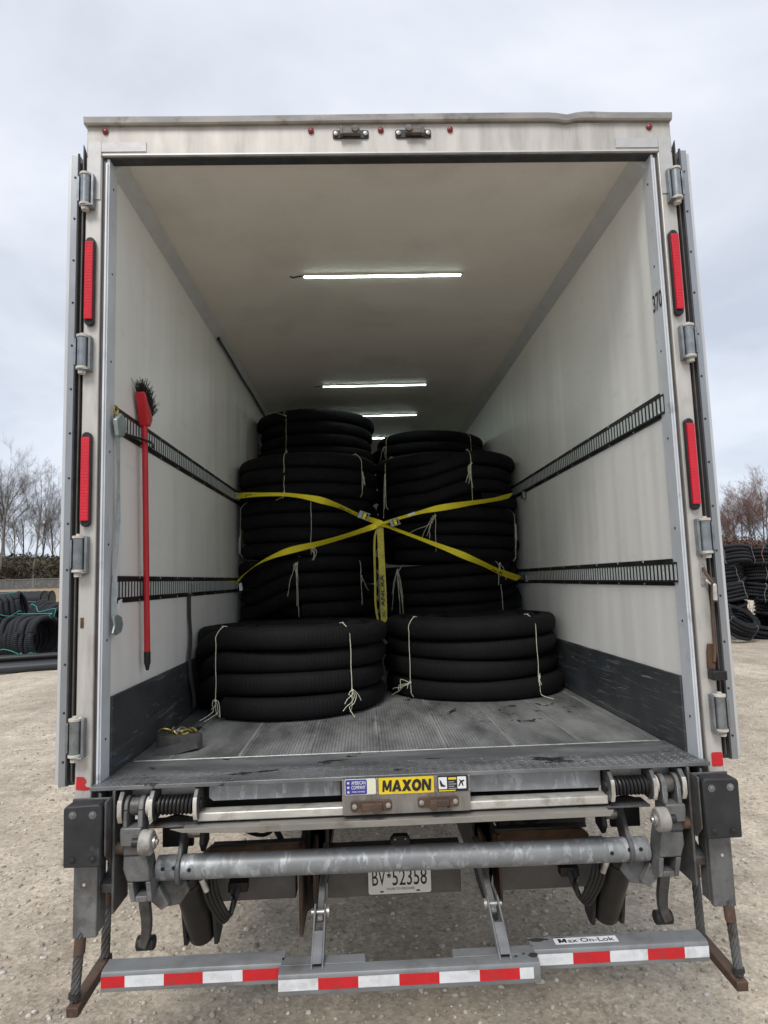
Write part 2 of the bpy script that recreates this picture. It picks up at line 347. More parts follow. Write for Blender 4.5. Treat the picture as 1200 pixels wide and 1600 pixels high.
def floor_mat():
    m, nt, bs = base_mat('grooved_floor')
    t = N(nt, 'ShaderNodeTexCoord'); sp = N(nt, 'ShaderNodeSeparateXYZ'); L(nt, t.outputs['Object'], sp.inputs[0])
    def tri(period, off=0):
        a = N(nt, 'ShaderNodeMath', operation='MULTIPLY_ADD'); L(nt, sp.outputs[0], a.inputs[0]); a.inputs[1].default_value = 1 / period; a.inputs[2].default_value = off + 100
        b = N(nt, 'ShaderNodeMath', operation='FRACT'); L(nt, a.outputs[0], b.inputs[0]); return b.outputs[0]
    g = ramp(nt, tri(.0145), [(.0, (0, 0, 0)), (.12, (0, 0, 0)), (.22, (1, 1, 1)), (.78, (1, 1, 1)), (.9, (0, 0, 0))])
    seam = ramp(nt, tri(.305, .3), [(.0, (0, 0, 0)), (.012, (0, 0, 0)), (.022, (1, 1, 1))])
    c = ramp(nt, noise(nt, 2.2, 7, .65, sc3=(2.4, .8, 1)), [(.34, (.33, .338, .34)), (.5, (.215, .22, .222)), (.64, (.12, .122, .124))])
    c = mixc(nt, 1.0, c, mixc(nt, g, (.66, .66, .66), (1, 1, 1)), 'MULTIPLY')
    sl = ramp(nt, tri(.305, .34), [(0, (1, 1, 1)), (.05, (1, 1, 1)), (.09, (0, 0, 0))])
    patch = ramp(nt, noise(nt, 3, 6, .7, sc3=(3, .5, 1)), [(.42, (0, 0, 0)), (.58, (.7, .7, .7))])
    c = mixc(nt, mixc(nt, 1.0, sl, patch, 'MULTIPLY'), c, (.42, .42, .41))
    c = mixc(nt, 1.0, c, mixc(nt, seam, (.55, .55, .55), (1, 1, 1)), 'MULTIPLY')
    wet = ramp(nt, noise(nt, 10, 6, .62, sc3=(1, .7, 1), dist=.4), [(.585, (0, 0, 0)), (.62, (.9, .9, .9))])
    region = ramp(nt, noise(nt, 1.1, 2), [(.46, (0, 0, 0)), (.56, (1, 1, 1))])
    wetm = mixc(nt, 1.0, wet, region, 'MULTIPLY')
    c = mixc(nt, wetm, c, (.025, .025, .026))
    dust = ramp(nt, noise(nt, 55, 3, .7), [(.66, (0, 0, 0)), (.72, (.35, .35, .35))])
    c = mixc(nt, dust, c, (.35, .34, .32))
    L(nt, c, bs.inputs['Base Color']); bs.inputs['Metallic'].default_value = .25
    rr = N(nt, 'ShaderNodeMapRange'); L(nt, wetm, rr.inputs[0]); rr.inputs[3].default_value = .48; rr.inputs[4].default_value = .2; L(nt, rr.outputs[0], bs.inputs['Roughness'])
    b1 = bump(nt, bs, g, .32, .0015); bump(nt, bs, seam, .5, .003, prev=b1)
    return m
floor_m = floor_mat()
def sill_mat():
    m, nt, bs = base_mat('sill_plate')
    c = ramp(nt, noise(nt, 3, 7, .65, sc3=(.8, 3, 1)), [(.3, (.32, .33, .345)), (.5, (.19, .197, .205)), (.7, (.10, .104, .11))])
    wet = ramp(nt, noise(nt, 7, 6, .6, sc3=(.6, 1.6, 1), dist=.4), [(.635, (0, 0, 0)), (.66, (1, 1, 1))])
    c = mixc(nt, wet, c, (.05, .05, .052))
    L(nt, c, bs.inputs['Base Color']); bs.inputs['Metallic'].default_value = .5
    rr = N(nt, 'ShaderNodeMapRange'); L(nt, wet, rr.inputs[0]); rr.inputs[3].default_value = .42; rr.inputs[4].default_value = .2; L(nt, rr.outputs[0], bs.inputs['Roughness'])
    bump(nt, bs, noise(nt, 40, 4), .25, .0015); return m
sill_m = sill_mat()

def pipe_mat(name, col, col2, period, bstr, bdist, rough, fabric=True):
    m, nt, bs = base_mat(name)
    uv = N(nt, 'ShaderNodeTexCoord'); sp = N(nt, 'ShaderNodeSeparateXYZ'); L(nt, uv.outputs['UV'], sp.inputs[0])
    a = N(nt, 'ShaderNodeMath', operation='MULTIPLY'); L(nt, sp.outputs[0], a.inputs[0]); a.inputs[1].default_value = 2 * PI / period
    s_ = N(nt, 'ShaderNodeMath', operation='SINE'); L(nt, a.outputs[0], s_.inputs[0])
    c = ramp(nt, noise(nt, 5, 5, .6), [(.35, col), (.68, col2)])
    if fabric:
        d = ramp(nt, noise(nt, 24, 6, .7), [(.66, (0, 0, 0)), (.78, (.5, .5, .5))])
        c = mixc(nt, d, c, tuple(x * 1.8 for x in col2))
    L(nt, c, bs.inputs['Base Color']); bs.inputs['Roughness'].default_value = rough
    bs.inputs['Specular IOR Level'].default_value = .22 if fabric else .4
    b1 = bump(nt, bs, s_.outputs[0], bstr, bdist)
    if fabric: bump(nt, bs, noise(nt, 420, 2), .35, .001, prev=b1)
    MATS[name] = m; return m
sock_m = pipe_mat('sock_pipe', (.0040, .0040, .0047), (.0065, .0065, .0076), .021, .42, .0014, .78)
corr_m = pipe_mat('corrugated_pipe', (.008, .009, .0115), (.013, .014, .018), .05, .9, .012, .68, False)
bigcorr_m = pipe_mat('large_corrugated_pipe', (.008, .009, .012), (.013, .0145, .018), .045, .6, .008, .7, False)

def emis(name, col, s):
    m, nt, bs = base_mat(name); bs.inputs['Base Color'].default_value = (*col, 1)
    bs.inputs['Emission Color'].default_value = (*col, 1); bs.inputs['Emission Strength'].default_value = s; MATS[name] = m; return m
led_m = emis('led_diode', (.84, 1.0, .91), 16.0)

# ---------------------------------------------------------------- ground
GZ = -1.2
def gz(x, y):
    d = math.hypot(x * .6, y)
    t = min(max((d - 22) / 75, 0), 1)
    h = 2.15 * t * t * (3 - 2 * t)
    u = .012 * math.sin(x * 1.7 + y * .6) + .010 * math.sin(x * .8 - y * 1.9 + 1) + .007 * math.sin(x * 4.1 + 2.2 * y)
    return GZ + h + u
def axis_pts(lo, hi, near, step, g=1.16):
    a = list(np.arange(-near, near + 1e-6, step)); s = step
    while a[-1] < hi: s *= g; a.append(a[-1] + s)
    s = step
    while a[0] > lo: s *= g; a.insert(0, a[0] - s)
    return a
xs = axis_pts(-700, 700, 12, .16); ys = [q + 6 for q in axis_pts(-400, 900, 12, .16)]
gv = [(x, y, gz(x, y)) for y in ys for x in xs]
nx = len(xs)
g = MB(); g.v = gv; g.f = [(j * nx + i, j * nx + i + 1, (j + 1) * nx + i + 1, (j + 1) * nx + i) for j in range(len(ys) - 1) for i in range(nx - 1)]
def ground_mat():
    m, nt, bs = base_mat('gravel_yard')
    big = noise(nt, .35, 5, .6); mid = noise(nt, 3.2, 7, .7); fin = noise(nt, 38, 6, .75)
    c = ramp(nt, big, [(.3, (.52, .46, .378)), (.55, (.465, .41, .335)), (.75, (.375, .33, .268))])
    c2 = ramp(nt, mid, [(.34, (.70, .68, .66)), (.5, (.95, .95, .95)), (.66, (1.12, 1.1, 1.07))])
    c = mixc(nt, 1.0, c, c2, 'MULTIPLY')
    c3 = ramp(nt, fin, [(.32, (.62, .61, .60)), (.5, (1, 1, 1)), (.68, (1.3, 1.28, 1.25))])
    c = mixc(nt, 1.0, c, c3, 'MULTIPLY')
    v = N(nt, 'ShaderNodeTexVoronoi'); v.inputs['Scale'].default_value = 30
    t = N(nt, 'ShaderNodeTexCoord'); L(nt, t.outputs['Object'], v.inputs['Vector'])
    st = ramp(nt, v.outputs['Color'], [(0, (.72, .70, .68)), (.6, (1, 1, 1)), (1, (1.35, 1.35, 1.35))])
    c = mixc(nt, .6, c, st, 'MULTIPLY')
    rut = ramp(nt, noise(nt, .9, 4, .6, sc3=(1.1, .16, 1), dist=.5), [(.36, (.80, .78, .76)), (.52, (1, 1, 1)), (.64, (1.1, 1.09, 1.07))])
    c = mixc(nt, 1.0, c, rut, 'MULTIPLY')
    # darker brown patches scattered at random over the whole ground
    sp = N(nt, 'ShaderNodeSeparateXYZ'); L(nt, t.outputs['Object'], sp.inputs[0])
    brown_patch = ramp(nt, noise(nt, .8, 4, .6), [(.50, (0, 0, 0)), (.62, (.30, .30, .30))])
    c = mixc(nt, brown_patch, c, (.17, .14, .105))
    # dry grass beyond the yard
    yy = N(nt, 'ShaderNodeMapRange'); L(nt, sp.outputs[1], yy.inputs[0]); yy.inputs[1].default_value = 40; yy.inputs[2].default_value = 48
    gr = ramp(nt, noise(nt, 1.2, 6, .7), [(.3, (.36, .26, .16)), (.7, (.24, .19, .12))])
    c = mixc(nt, yy.outputs[0], c, gr)
    L(nt, c, bs.inputs['Base Color']); bs.inputs['Roughness'].default_value = .92; bs.inputs['Specular IOR Level'].default_value = .25
    b1 = bump(nt, bs, mid, .5, .04); b2 = bump(nt, bs, fin, .6, .009, prev=b1); bump(nt, bs, v.outputs['Distance'], .5, .007, prev=b2)
    return m
tag(obj('ground', g, ground_mat(), ang=180), kind='structure')

# loose stones
def pebbles(n, seed, ymin, ymax, smin, smax):
    r = np.random.RandomState(seed)
    t = (1 + 5 ** .5) / 2
    iv = np.array([(-1, t, 0), (1, t, 0), (-1, -t, 0), (1, -t, 0), (0, -1, t), (0, 1, t), (0, -1, -t), (0, 1, -t), (t, 0, -1), (t, 0, 1), (-t, 0, -1), (-t, 0, 1)]) / 1.9
    fc = np.array([(0, 11, 5), (0, 5, 1), (0, 1, 7), (0, 7, 10), (0, 10, 11), (1, 5, 9), (5, 11, 4), (11, 10, 2), (10, 7, 6), (7, 1, 8), (3, 9, 4), (3, 4, 2), (3, 2, 6), (3, 6, 8), (3, 8, 9), (4, 9, 5), (2, 4, 11), (6, 2, 10), (8, 6, 7), (9, 8, 1)])
    V = []; 
    for i in range(n):
        y = ymin + (ymax - ymin) * r.rand() ** 1.5; hw = (y + 2.6) * .72 + .4
        x = (r.rand() * 2 - 1) * hw
        s = smin + (smax - smin) * r.rand() ** 4
        a = r.rand() * 6.283; ca, sa = math.cos(a), math.sin(a)
        q = iv * (1 + r.uniform(-.25, .25, (12, 1))) * np.array([s * r.uniform(.7, 1.3), s * r.uniform(.6, 1.1), s * r.uniform(.45, .8)])
        q = np.stack([q[:, 0] * ca - q[:, 1] * sa + x, q[:, 0] * sa + q[:, 1] * ca + y, q[:, 2] + gz(x, y) + s * .12], 1)
        V.append(q)
    V = np.concatenate(V); F = (fc[None] + (np.arange(n) * 12)[:, None, None]).reshape(-1, 3)
    me = bpy.data.meshes.new('gravel'); me.vertices.add(len(V)); me.vertices.foreach_set('co', V.ravel())
    me.loops.add(F.size); me.loops.foreach_set('vertex_index', F.ravel().astype(np.int32))
    me.polygons.add(len(F)); me.polygons.foreach_set('loop_start', np.arange(0, F.size, 3, dtype=np.int32))
    me.update(); me.validate(); return me
def stone_mat():
    m, nt, bs = base_mat('stones')
    g_ = N(nt, 'ShaderNodeNewGeometry')
    c = ramp(nt, g_.outputs['Random Per Island'], [(0, (.22, .20, .17)), (.3, (.34, .30, .25)), (.6, (.43, .38, .32)), (.85, (.50, .46, .41)), (1, (.60, .58, .55))])
    L(nt, c, bs.inputs['Base Color']); bs.inputs['Roughness'].default_value = .85; return m
pm = pebbles(40000, 3, -1.3, 11, .0022, .018); pm.materials.append(stone_mat())
tag(link('gravel', pm), 'loose grey and tan stones scattered over the gravel yard', 'gravel', kind='stuff')

# ---------------------------------------------------------------- text
def text_mb(s, bold=0.0, shear=0, space=1.0):
    cu = bpy.data.curves.new('t', 'FONT'); cu.body = s; cu.offset = bold; cu.shear = shear; cu.space_character = space
    cu.align_x = 'CENTER'; cu.align_y = 'CENTER'; cu.resolution_u = 3
    o = bpy.data.objects.new('t', cu); me = o.to_mesh()
    v = [tuple(q.co) for q in me.vertices]; f = [tuple(p.vertices) for p in me.polygons]
    o.to_mesh_clear(); bpy.data.objects.remove(o); bpy.data.curves.remove(cu)
    return v, f
def text(name, s, c, U, V, wd, ht, m, parent, bold=0.02, shear=0, space=1.0):
    """text centred at c, running along U with letters up along V, fitted to wd x ht"""
    v, f = text_mb(s, bold, shear, space); a = np.array(v); lo = a.min(0); hi = a.max(0)
    c = Vector(c); U = Vector(U).normalized(); V = Vector(V).normalized()
    mb = MB(); vs = []
    for q in v:
        p = (q[0] - lo[0]) / (hi[0] - lo[0]) - .5; r = (q[1] - lo[1]) / (hi[1] - lo[1]) - .5
        vs.append(c + U * (p * wd) + V * (r * ht))
    mb.add(vs, f); return obj(name, mb, m, parent, smooth=False)

# ================================================================ THE TRUCK
T = thing('box_truck', 'white box truck seen from behind, rear doors folded open, liftgate stowed under the sill', 'truck', (0, 0, GZ))
WI, WO, LB = 1.183, 1.27, 7.55
ZC = 2.60
def P(name, mb, m, bev=0, parent=None, **k): return obj(name, mb, m, parent or T, bev, **k)
# box liner and shell
P('side_wall', MB().box(-WI - .012, -WI, .10, LB, 0.0, ZC), wall_m)
P('side_wall', MB().box(WI, WI + .012, .10, LB, 0.0, ZC), wall_m)
P('front_wall', MB().box(-WI, WI, LB, LB + .03, 0.0, ZC), wall_m)
P('ceiling', MB().box(-WI, WI, .05, LB, ZC, ZC + .02), ceil_m)
fl = MB().box(-WI, WI, .30, LB, -.03, 0.0)
P('floor', fl, floor_m)
P('outer_side', MB().box(-WO + .005, -WI - .014, .0605, LB + .05, -.12, 2.70), boxout_m)
P('outer_side', MB().box(WI + .014, WO - .005, .0605, LB + .05, -.12, 2.70), boxout_m)
P('outer_front', MB().box(-WO + .005, WO - .005, LB + .052, LB + .07, -.12, 2.70), boxout_m)
P('roof', MB().box(-WO, WO, .06, LB + .08, 2.705, 2.73), boxout_m)
for s in (-1, 1):
    P('kick_plate', MB().box(s * (WI - .012), s * (WI - .001), .105, LB - .1, .004, .315), kick_m, .002)
    # vertical angle closing the liner at the rear frame
    mb = MB().box(s * (WI - .006), s * (WI + .004), .012, .098, .0, ZC + .0)
    trim_mb = mb
    # cove trim along the ceiling corner
    cx = 1.115 if s > 0 else 1.13
    mb = MB().prism([(s * cx, ZC - .004), (s * (WI - .003), ZC - .055), (s * (WI - .0005), ZC - .055), (s * (WI - .0005), ZC - .0005), (s * cx, ZC - .0005)], 'y', .06, LB)
    P('cove_trim', mb, cove_m)
    q = MB()
    for k in range(7): q.cyl((s * (WI - .008), .055, .16 + k * .385), (s * (WI - .0055), .055, .16 + k * .385), .005, n=8)
    multi('wall_trim', [(trim_mb, trim_m), (q, dsteel_m)], T)
# rear frame
post = {}
for s in (-1, 1):
    xi = 1.205
    post[s] = P('frame_post', MB().box(s * xi, s * WO, 0, .06, -.10, 2.585), frame_m, .004)
    P('post_groove', MB().box(s * (WI + .001), s * (xi - .001), .014, .06, .0, 2.585), groove_m)
    P('jamb_edge', MB().box(s * (WI + .0), s * (WI + .007), .004, .0135, .0, 2.56), trim_m)
P('header', MB().box(-WO, WO, 0, .06, 2.587, 2.728), header_m, .004)
P('header_seal', MB().box(-1.2, 1.2, .008, .060, 2.5805, 2.5865), dark_m, .003)
P('header_lip', MB().box(-1.2, 1.2, -.004, -.001, 2.588, 2.594), doorskin_m)
# roof cap rail: a slightly bent strip
mb = MB(); npt = 60; prev = None
def capz(x): return .006 * math.sin(x * 2.1 + .4) * .6 - (.011 * math.exp(-((x - .80) / .035) ** 2)) + (.004 * math.exp(-((x - .9) / .06) ** 2))
vs = []
for i in range(npt + 1):
    x = -WO - .006 + (2 * WO + .006) * i / npt; z = capz(x)
    for (yy, zq) in ((-.022, 2.728), (-.026, 2.752), (.08, 2.760), (.08, 2.730), (-.016, 2.722)): vs.append((x, yy, zq + z))
fs = [(i * 5 + j, i * 5 + (j + 1) % 5, (i + 1) * 5 + (j + 1) % 5, (i + 1) * 5 + j) for i in range(npt) for j in range(5)]
fs += [(4, 3, 2, 1, 0), tuple(npt * 5 + j for j in range(5))]
P('roof_cap', mb.add(vs, fs), cap_m)
for s in (-1, 1):
    P('splice_plate', MB().box(s * 1.018, s * 1.207, -.004, -.0005, 2.605, 2.648), splice_m)
    P('splice_plate', MB().box(s * 1.2085, s * 1.262, -.004, -.0005, 2.39, 2.652), splice_m)
for (px, py) in ((165, 206), (486, 205), (595, 204), (703, 203), (1014, 199)):
    c = at(px, py, y=-.001)
    ml = P('marker_light', MB().lathe([(0, .013), (.006, .0125), (.010, .008), (.011, .001)], c, (0, -1, 0), 20), red_mark)
def keeper(name, c, s, top=True, bolts=True):
    """door latch keeper: plate with two bolts and a cast tongue"""
    c = Vector(c)
    k = P(name, MB().prism([(c.x - .078, c.z - .014), (c.x - .07, c.z - .019), (c.x + .07, c.z - .019), (c.x + .078, c.z - .014), (c.x + .078, c.z + .014), (c.x + .07, c.z + .019), (c.x - .07, c.z + .019), (c.x - .078, c.z + .014)], 'y', c.y, c.y - .006), dsteel_m if top else brown_m, .002)
    sg = 1 if top else -1
    t = MB().box(c.x - .035, c.x + .04, c.y - .007, c.y - .028, c.z - .012, c.z + .012)
    t.cyl((c.x + s * .02, c.y - .008, c.z + sg * .008), (c.x + s * .02, c.y - .034, c.z + sg * .008), .014, .016, n=14)
    t.box(c.x - s * .04 - .007, c.x - s * .04 + .007, c.y - .007, c.y - .03, c.z - .016, c.z + .022 * sg)
    P('tongue', t, M('weathered_cast', (.17, .15, .14), (.10, .085, .075), .6, .4, sc=20) if top else brown_m, .003, parent=k)
    for q in (-.064, .064):
        P('bolt', MB().lathe([(0, .010), (.006, .0095), (.008, .004)], (c.x + q, c.y - .0065, c.z), (0, -1, 0), 12), bolt_m, parent=k)
    return k
keeper('latch_keeper', at(548, 211, y=-.001), 1); keeper('latch_keeper', at(645.5, 210, y=-.001), -1)
# doors folded back along the sides
for s in (-1, 1):
    x0 = s * 1.300; x1 = s * 1.335; x2 = s * 1.352
    y0, y1 = .012, 1.19; za, zb = .004, 2.588
    d = P('rear_door', MB().box(x1 + s * .0005, x2, y0 + .004, y1, za, zb), doorskin_m, .002)
    e_ = MB().box(x0, x1, y0 - .006, y0 + .05, za - .006, zb + .008)
    P('core_panel', MB().box(x0 + s * .001, x1 - s * .001, y0 + .051, y1 - .01, za + .01, zb - .01), wall_m, parent=d)
    rv = MB()
    for k in range(14): rv.lathe([(0, .0055), (.003, .004), (.004, .001)], (x0 + s * .018, y0 - .0065, .09 + k * .185), (0, -1, 0), 8)
    multi('edge_rail', [(e_, doorrail_m), (rv, dsteel_m)], d, .0015)
    P('bead', MB().tube([(x0 + s * .003, y0 - .008, za), (x0 + s * .003, y0 - .008, zb + .012)], .005, 8), dark_m, parent=d)
    # rubber seal fin, tapering to a point at its ends
    sf = MB().prism([(y0 - .02, za + .02), (y0 + .075, za - .045), (y0 + .075, zb - .02), (y0 - .02, zb + .045)][::1], 'x', s * 1.277, s * 1.281)
    P('seal_fin', sf, groove_m, parent=d)
    P('seal_strip', MB().box(s * 1.283, s * 1.298, .02, .035, .0, 2.57), dark_m, parent=d)
# hinges
for s in (-1, 1):
    for zc in (2.42, 1.714, .890, .187):
        x = s * 1.262; y = -.022
        h = P('door_hinge', MB().cyl((x, y, zc - .062), (x, y, zc + .062), .0205, n=24), hinge_m)
        P('bushing', MB().cyl((x, y, zc + .062), (x, y, zc + .072), .024, n=20), bush_m, .001, parent=h)
        P('bushing', MB().cyl((x, y, zc - .072), (x, y, zc - .062), .024, n=20), bush_m, .001, parent=h)
        P('pin_nut', MB().cyl((x, y, zc - .090), (x, y, zc - .0725), .016, n=6), bush_m, parent=h)
        P('pin_head', MB().cyl((x, y, zc + .0725), (x, y, zc + .080), .010, n=10), bush_m, parent=h)
        P('bracket', MB().box(x - s * .024, x - s * .034, y - .006, -.001, zc - .074, zc + .07).box(x - s * .034, x + s * .006, y - .02, -.001, zc - .078, zc - .0725), hinge_m, .001, parent=h)
        P('strap', MB().box(x + s * .022, x + s * .032, y - .012, .06, zc - .055, zc + .055), hinge_m, .001, parent=h)
# tall red rear lamps
for s, xc in ((-1, -1.240), (1, 1.233)):
    for (z0, z1) in ((1.83, 2.212), (.998, 1.383)):
        n = 10; pl = []
        for i in range(n + 1): t = PI * i / n; pl.append((xc + .019 * math.cos(t), z1 - .019 + .019 * math.sin(t)))
        for i in range(n + 1): t = PI + PI * i / n; pl.append((xc + .019 * math.cos(t), z0 + .019 + .019 * math.sin(t)))
        tl = P('tail_lamp', MB().prism(pl, 'y', -.002, -.022), black_m, .003)
        le = MB().box(xc - .0155, xc + .0155, -.0225, -.033, z0 + .024, z1 - .024)
        for k in range(26):
            zq = z0 + .03 + k * (z1 - z0 - .06) / 25.5
            le.box(xc - .013, xc + .013, -.0332, -.0338, zq, zq + .008)
        P('lens', le, red_lens, .0015, parent=tl)
# red reflective squares at the post feet
def blob(pts, y, th, mt, name, parent=None, bev=0): return P(name, MB().prism(pts, 'y', y, y - th), mt, bev, parent=parent)
blob([(1.222, -.020), (1.227, -.024), (1.262, -.024), (1.267, -.018), (1.266, .025), (1.261, .030), (1.227, .030), (1.222, .025)], -.0005, .0015, red_tape, 'reflector_patch')
blob([(-1.263, -.012), (-1.23, -.016), (-1.212, -.014), (-1.210, -.006), (-1.226, -.002), (-1.232, .006), (-1.224, .014), (-1.226, .024), (-1.236, .034), (-1.262, .036)], -.0005, .0015, red_tape, 'reflector_patch')
# stencilled number on the right trim
text('stencil_number', '370', (WI - .0075, .052, 1.925), (0, -1, 0), (0, 0, 1), .085, .080, ink_m, T, bold=.02)
# small rust plate and screws on the left post
P('keyhole_plate', MB().box(-1.258, -1.246, -.0025, -.0005, .60, .64), rust_m)
# door hold-back hook on the right post
hk = P('door_hook', MB().tube([(1.247, -.012, .76), (1.247, -.03, .735), (1.262, -.045, .70), (1.264, -.03, .64), (1.262, -.02, .55), (1.262, -.02, .43), (1.255, -.02, .385)], .0065, 8), brown_m)
P('hook_plate', MB().box(1.238, 1.256, -.008, -.0005, .69, .775), bolt_m, .002, parent=hk)
P('hook_tip', MB().tube([(1.252, -.02, .71), (1.268, -.045, .69), (1.270, -.04, .63)], .0085, 10), white_m, parent=hk)
P('hook_base', MB().prism([(1.232, .355), (1.262, .355), (1.266, .42), (1.262, .455), (1.240, .455), (1.234, .42)], 'y', -.001, -.016), rust_m, .003, parent=hk)
P('hook_stop', MB().box(1.232, 1.288, -.001, -.05, .315, .352), black_m, .004, parent=hk)
P('door_switch', MB().box(1.270, 1.292, -.001, -.02, .62, .72).cyl((1.281, -.02, .68), (1.281, -.024, .68), .006, n=10), dark_m, .002)

# logistic tracks
def track(s, z0, z1, y0, y1):
    xw = s * (WI - .001); xo = s * (WI - .011); h = z1 - z0
    t = MB()
    fw = h * .21
    t.box(xw, s * (WI - .004), y0, y1, z0, z0 + fw * .62).box(xw, s * (WI - .004), y0, y1, z1 - fw * .62, z1)       # flanges
    t.box(xw, xo, y0, y1, z0 + fw * .62, z0 + fw).box(xw, xo, y0, y1, z1 - fw, z1 - fw * .62)                       # raised rails
    y = y0; pitch = .0365
    k = 0
    t.box(xw, s * (WI - .009), y0, y1, z0 + fw + .0004, z1 - fw - .0004)
    br2 = MB()
    while y < y1 - .02:
        br2.box(s * (WI - .0092), s * (WI - .0099), y + .004, y + .004 + pitch * .50, z0 + fw * .92, z1 - fw * .92); y += pitch
    q = MB(); y = y0 + .03; k = 0
    while y < y1:
        for zq in (z0 + fw * .3, z1 - fw * .3): q.lathe([(0, .006), (.003, .004)], (s * (WI - .0042), y, zq), (-s, 0, 0), 8)
        y += .30
    multi('logistic_track', [(t, track_m), (br2, alu_m), (q, bolt_m)], T)
for s in (-1, 1):
    track(s, 1.412, 1.527, .062 if s > 0 else .10, 3.65); track(s, .688, .803, .062 if s > 0 else .10, 3.65)

# ceiling light strips
for (y, xa, xb) in ((1.118, -.451, .505), (3.315, -.476, .501), (4.43, -.48, .499), (5.586, -.48, .50)):
    sb_ = MB().box(xa - .012, xb + .012, y - .014, y + .014, ZC - .011, ZC - .0005)
    dd = MB(); n = 46
    for k in range(n):
        x = xa + (xb - xa) * (k + .5) / n; dd.box(x - .0080, x + .0080, y - .0095, y + .0095, ZC - .0145, ZC - .0112)
    st = multi('strip_light', [(sb_, white_m), (dd, led_m)], T)
    P('lead', MB().tube([(xa - .012, y, ZC - .005), (xa - .04, y + .004, ZC - .006), (xa - .065, y + .012, ZC - .009), (xa - .085, y + .006, ZC - .003)], .0035, 6), black_m, parent=st)
# cable clipped along the left ceiling corner
cp = [at(px, py, z=ZC - .03) for px, py in ((319, 488), (345, 530), (362, 560), (385, 600), (405, 636))]
cp = [Vector((-WI + .022 + .005 * math.sin(i * 2.1), 1.98 + i * .45, ZC - .048 - .004 * math.sin(i * 1.7))) for i in range(12)]
P('corner_cable', MB().tube(cp, .009, 8).lathe([(0, .013), (.02, .013)], cp[0] + Vector((0, -.01, 0)), (0, 1, 0), 10), black_m)

# sill plate with raised tread pattern
sl = MB().box(-1.196, 1.196, -.038, .298, -.010, .006)
P('sill_plate', sl, sill_m, .002)
td = MB(); rr_ = random.Random(3)
for j in range(15):
    for i in range(122):
        x = -1.17 + i * .0193 + (.00965 if j % 2 else 0); y = -.030 + j * .0125
        if j > 6 and rr_.random() < .25 + (j - 6) * .08: continue
        a = math.radians(40) * (1 if (i + j) % 2 else -1)
        u = Vector((math.cos(a), math.sin(a), 0)); v = Vector((-u.y, u.x, 0))
        L_, W_ = .0085, .0022; c = Vector((x, y, .0062)); tp = c + Vector((0, 0, .0012))
        td.add([c - u * L_, c - v * W_, c + u * L_, c + v * W_, tp - u * L_ * .5, tp + u * L_ * .5],
               [(0, 1, 4), (1, 5, 4), (1, 2, 5), (2, 3, 5), (3, 4, 5), (3, 0, 4)])
P('tread_pattern', td, sill_m, smooth=False)
wl = MB(); pp = []
for i in range(120):
    x = -1.15 + i * 2.3 / 119; pp.append((x, .300 + .0015 * rr_.random(), .004))
P('weld_bead', wl.tube(pp, .0045, 6), M('weld_bead', (.45, .45, .43), (.3, .3, .29), .4, .5, sc=30, bmp=.6))
P('end_sill', MB().box(-1.196, 1.196, .10, .26, -.10, -.016), dsteel_m)

# channel hung below the sill, aluminium bar, latch plate
P('hanger_channel', MB().prism([(-.762, -.016), (-.752, -.016), (-.752, -.016), (-.25, -.016), (-.25, -.080), (-.745, -.080), (-.762, -.068)], 'y', .015, .10), galv2_m, .003)
P('hanger_channel', MB().prism([(.253, -.016), (.778, -.016), (.778, -.080), (.765, -.092), (.253, -.088)], 'y', .015, .10), galv2_m, .003)
P('back_rail', MB().box(-.80, .80, .11, .16, -.17, -.10), black_m)
P('hinge_bar', MB().box(-.795, .788, -.028, .035, -.141, -.108), white_m, .005)
rvq = MB()
for xq, zq in ((-.238, -.004), (-.238, -.055), (-.108, -.004), (-.108, -.055), (.1155, -.004), (.1155, -.056), (.243, -.005), (.243, -.055)):
    rvq.lathe([(0, .0045), (.002, .003)], (xq, -.0525, zq), (0, -1, 0), 8)
lp = multi('latch_plate', [(MB().prism([(-.243, -.002), (.246, .0), (.246, -.130), (.236, -.132), (-.236, -.132), (-.243, -.128)], 'y', -.052, -.044), plate_m), (rvq, bolt_m)], T)
P('bracket', MB().box(-.24, .24, -.0435, .01, -.125, -.100), dsteel_m, parent=lp)
keeper('gate_latch', (-.133, -.0525, -.098), 1, top=False); keeper('gate_latch', (.122, -.0525, -.094), -1, top=False)
def rrect(x0, x1, z0, z1, r=.004):
    q = []
    for cx, cz, a0 in ((x1 - r, z1 - r, 0), (x0 + r, z1 - r, 90), (x0 + r, z0 + r, 180), (x1 - r, z0 + r, 270)):
        for k in range(4): a = math.radians(a0 + k * 30); q.append((cx + r * math.cos(a), cz + r * math.sin(a)))
    return q
U, V = (1, 0, 0), (0, 0, 1)
def sticker(name, x0, x1, z0, z1, m, y=-.0525, th=.0012, r=.003): return P(name, MB().prism(rrect(x0, x1, z0, z1, r), 'y', y, y - th), m)
bb = sticker('brand_sticker', -.232, -.114, -.058, .000, wprint_m, r=.006)
P('cream_field', MB().prism(rrect(-.1475, -.116, -.056, -.002, .004), 'y', -.0538, -.0545), cream_m, parent=bb)
text('lettering', 'AMERICAN', (-.180, -.0549, -.0135), U, V, .054, .0135, wprint_m, bb, bold=.008)
text('lettering', 'COMPANY', (-.180, -.0549, -.0305), U, V, .054, .0135, wprint_m, bb, bold=.008)
text('lettering', 'FAMILY OWNED', (-.180, -.0549, -.0465), U, V, .050, .0055, wprint_m, bb, bold=.01)
def star(cx, cz, r, y):
    q = []
    for k in range(10):
        a = PI / 2 + k * PI / 5; rr2 = r if k % 2 == 0 else r * .42; q.append((cx + rr2 * math.cos(a), cz + rr2 * math.sin(a)))
    return q
stm = MB()
for zq in (-.0135, -.030, -.047): stm.prism(star(-.219, zq, .0065, 0), 'y', -.0546, -.0551)
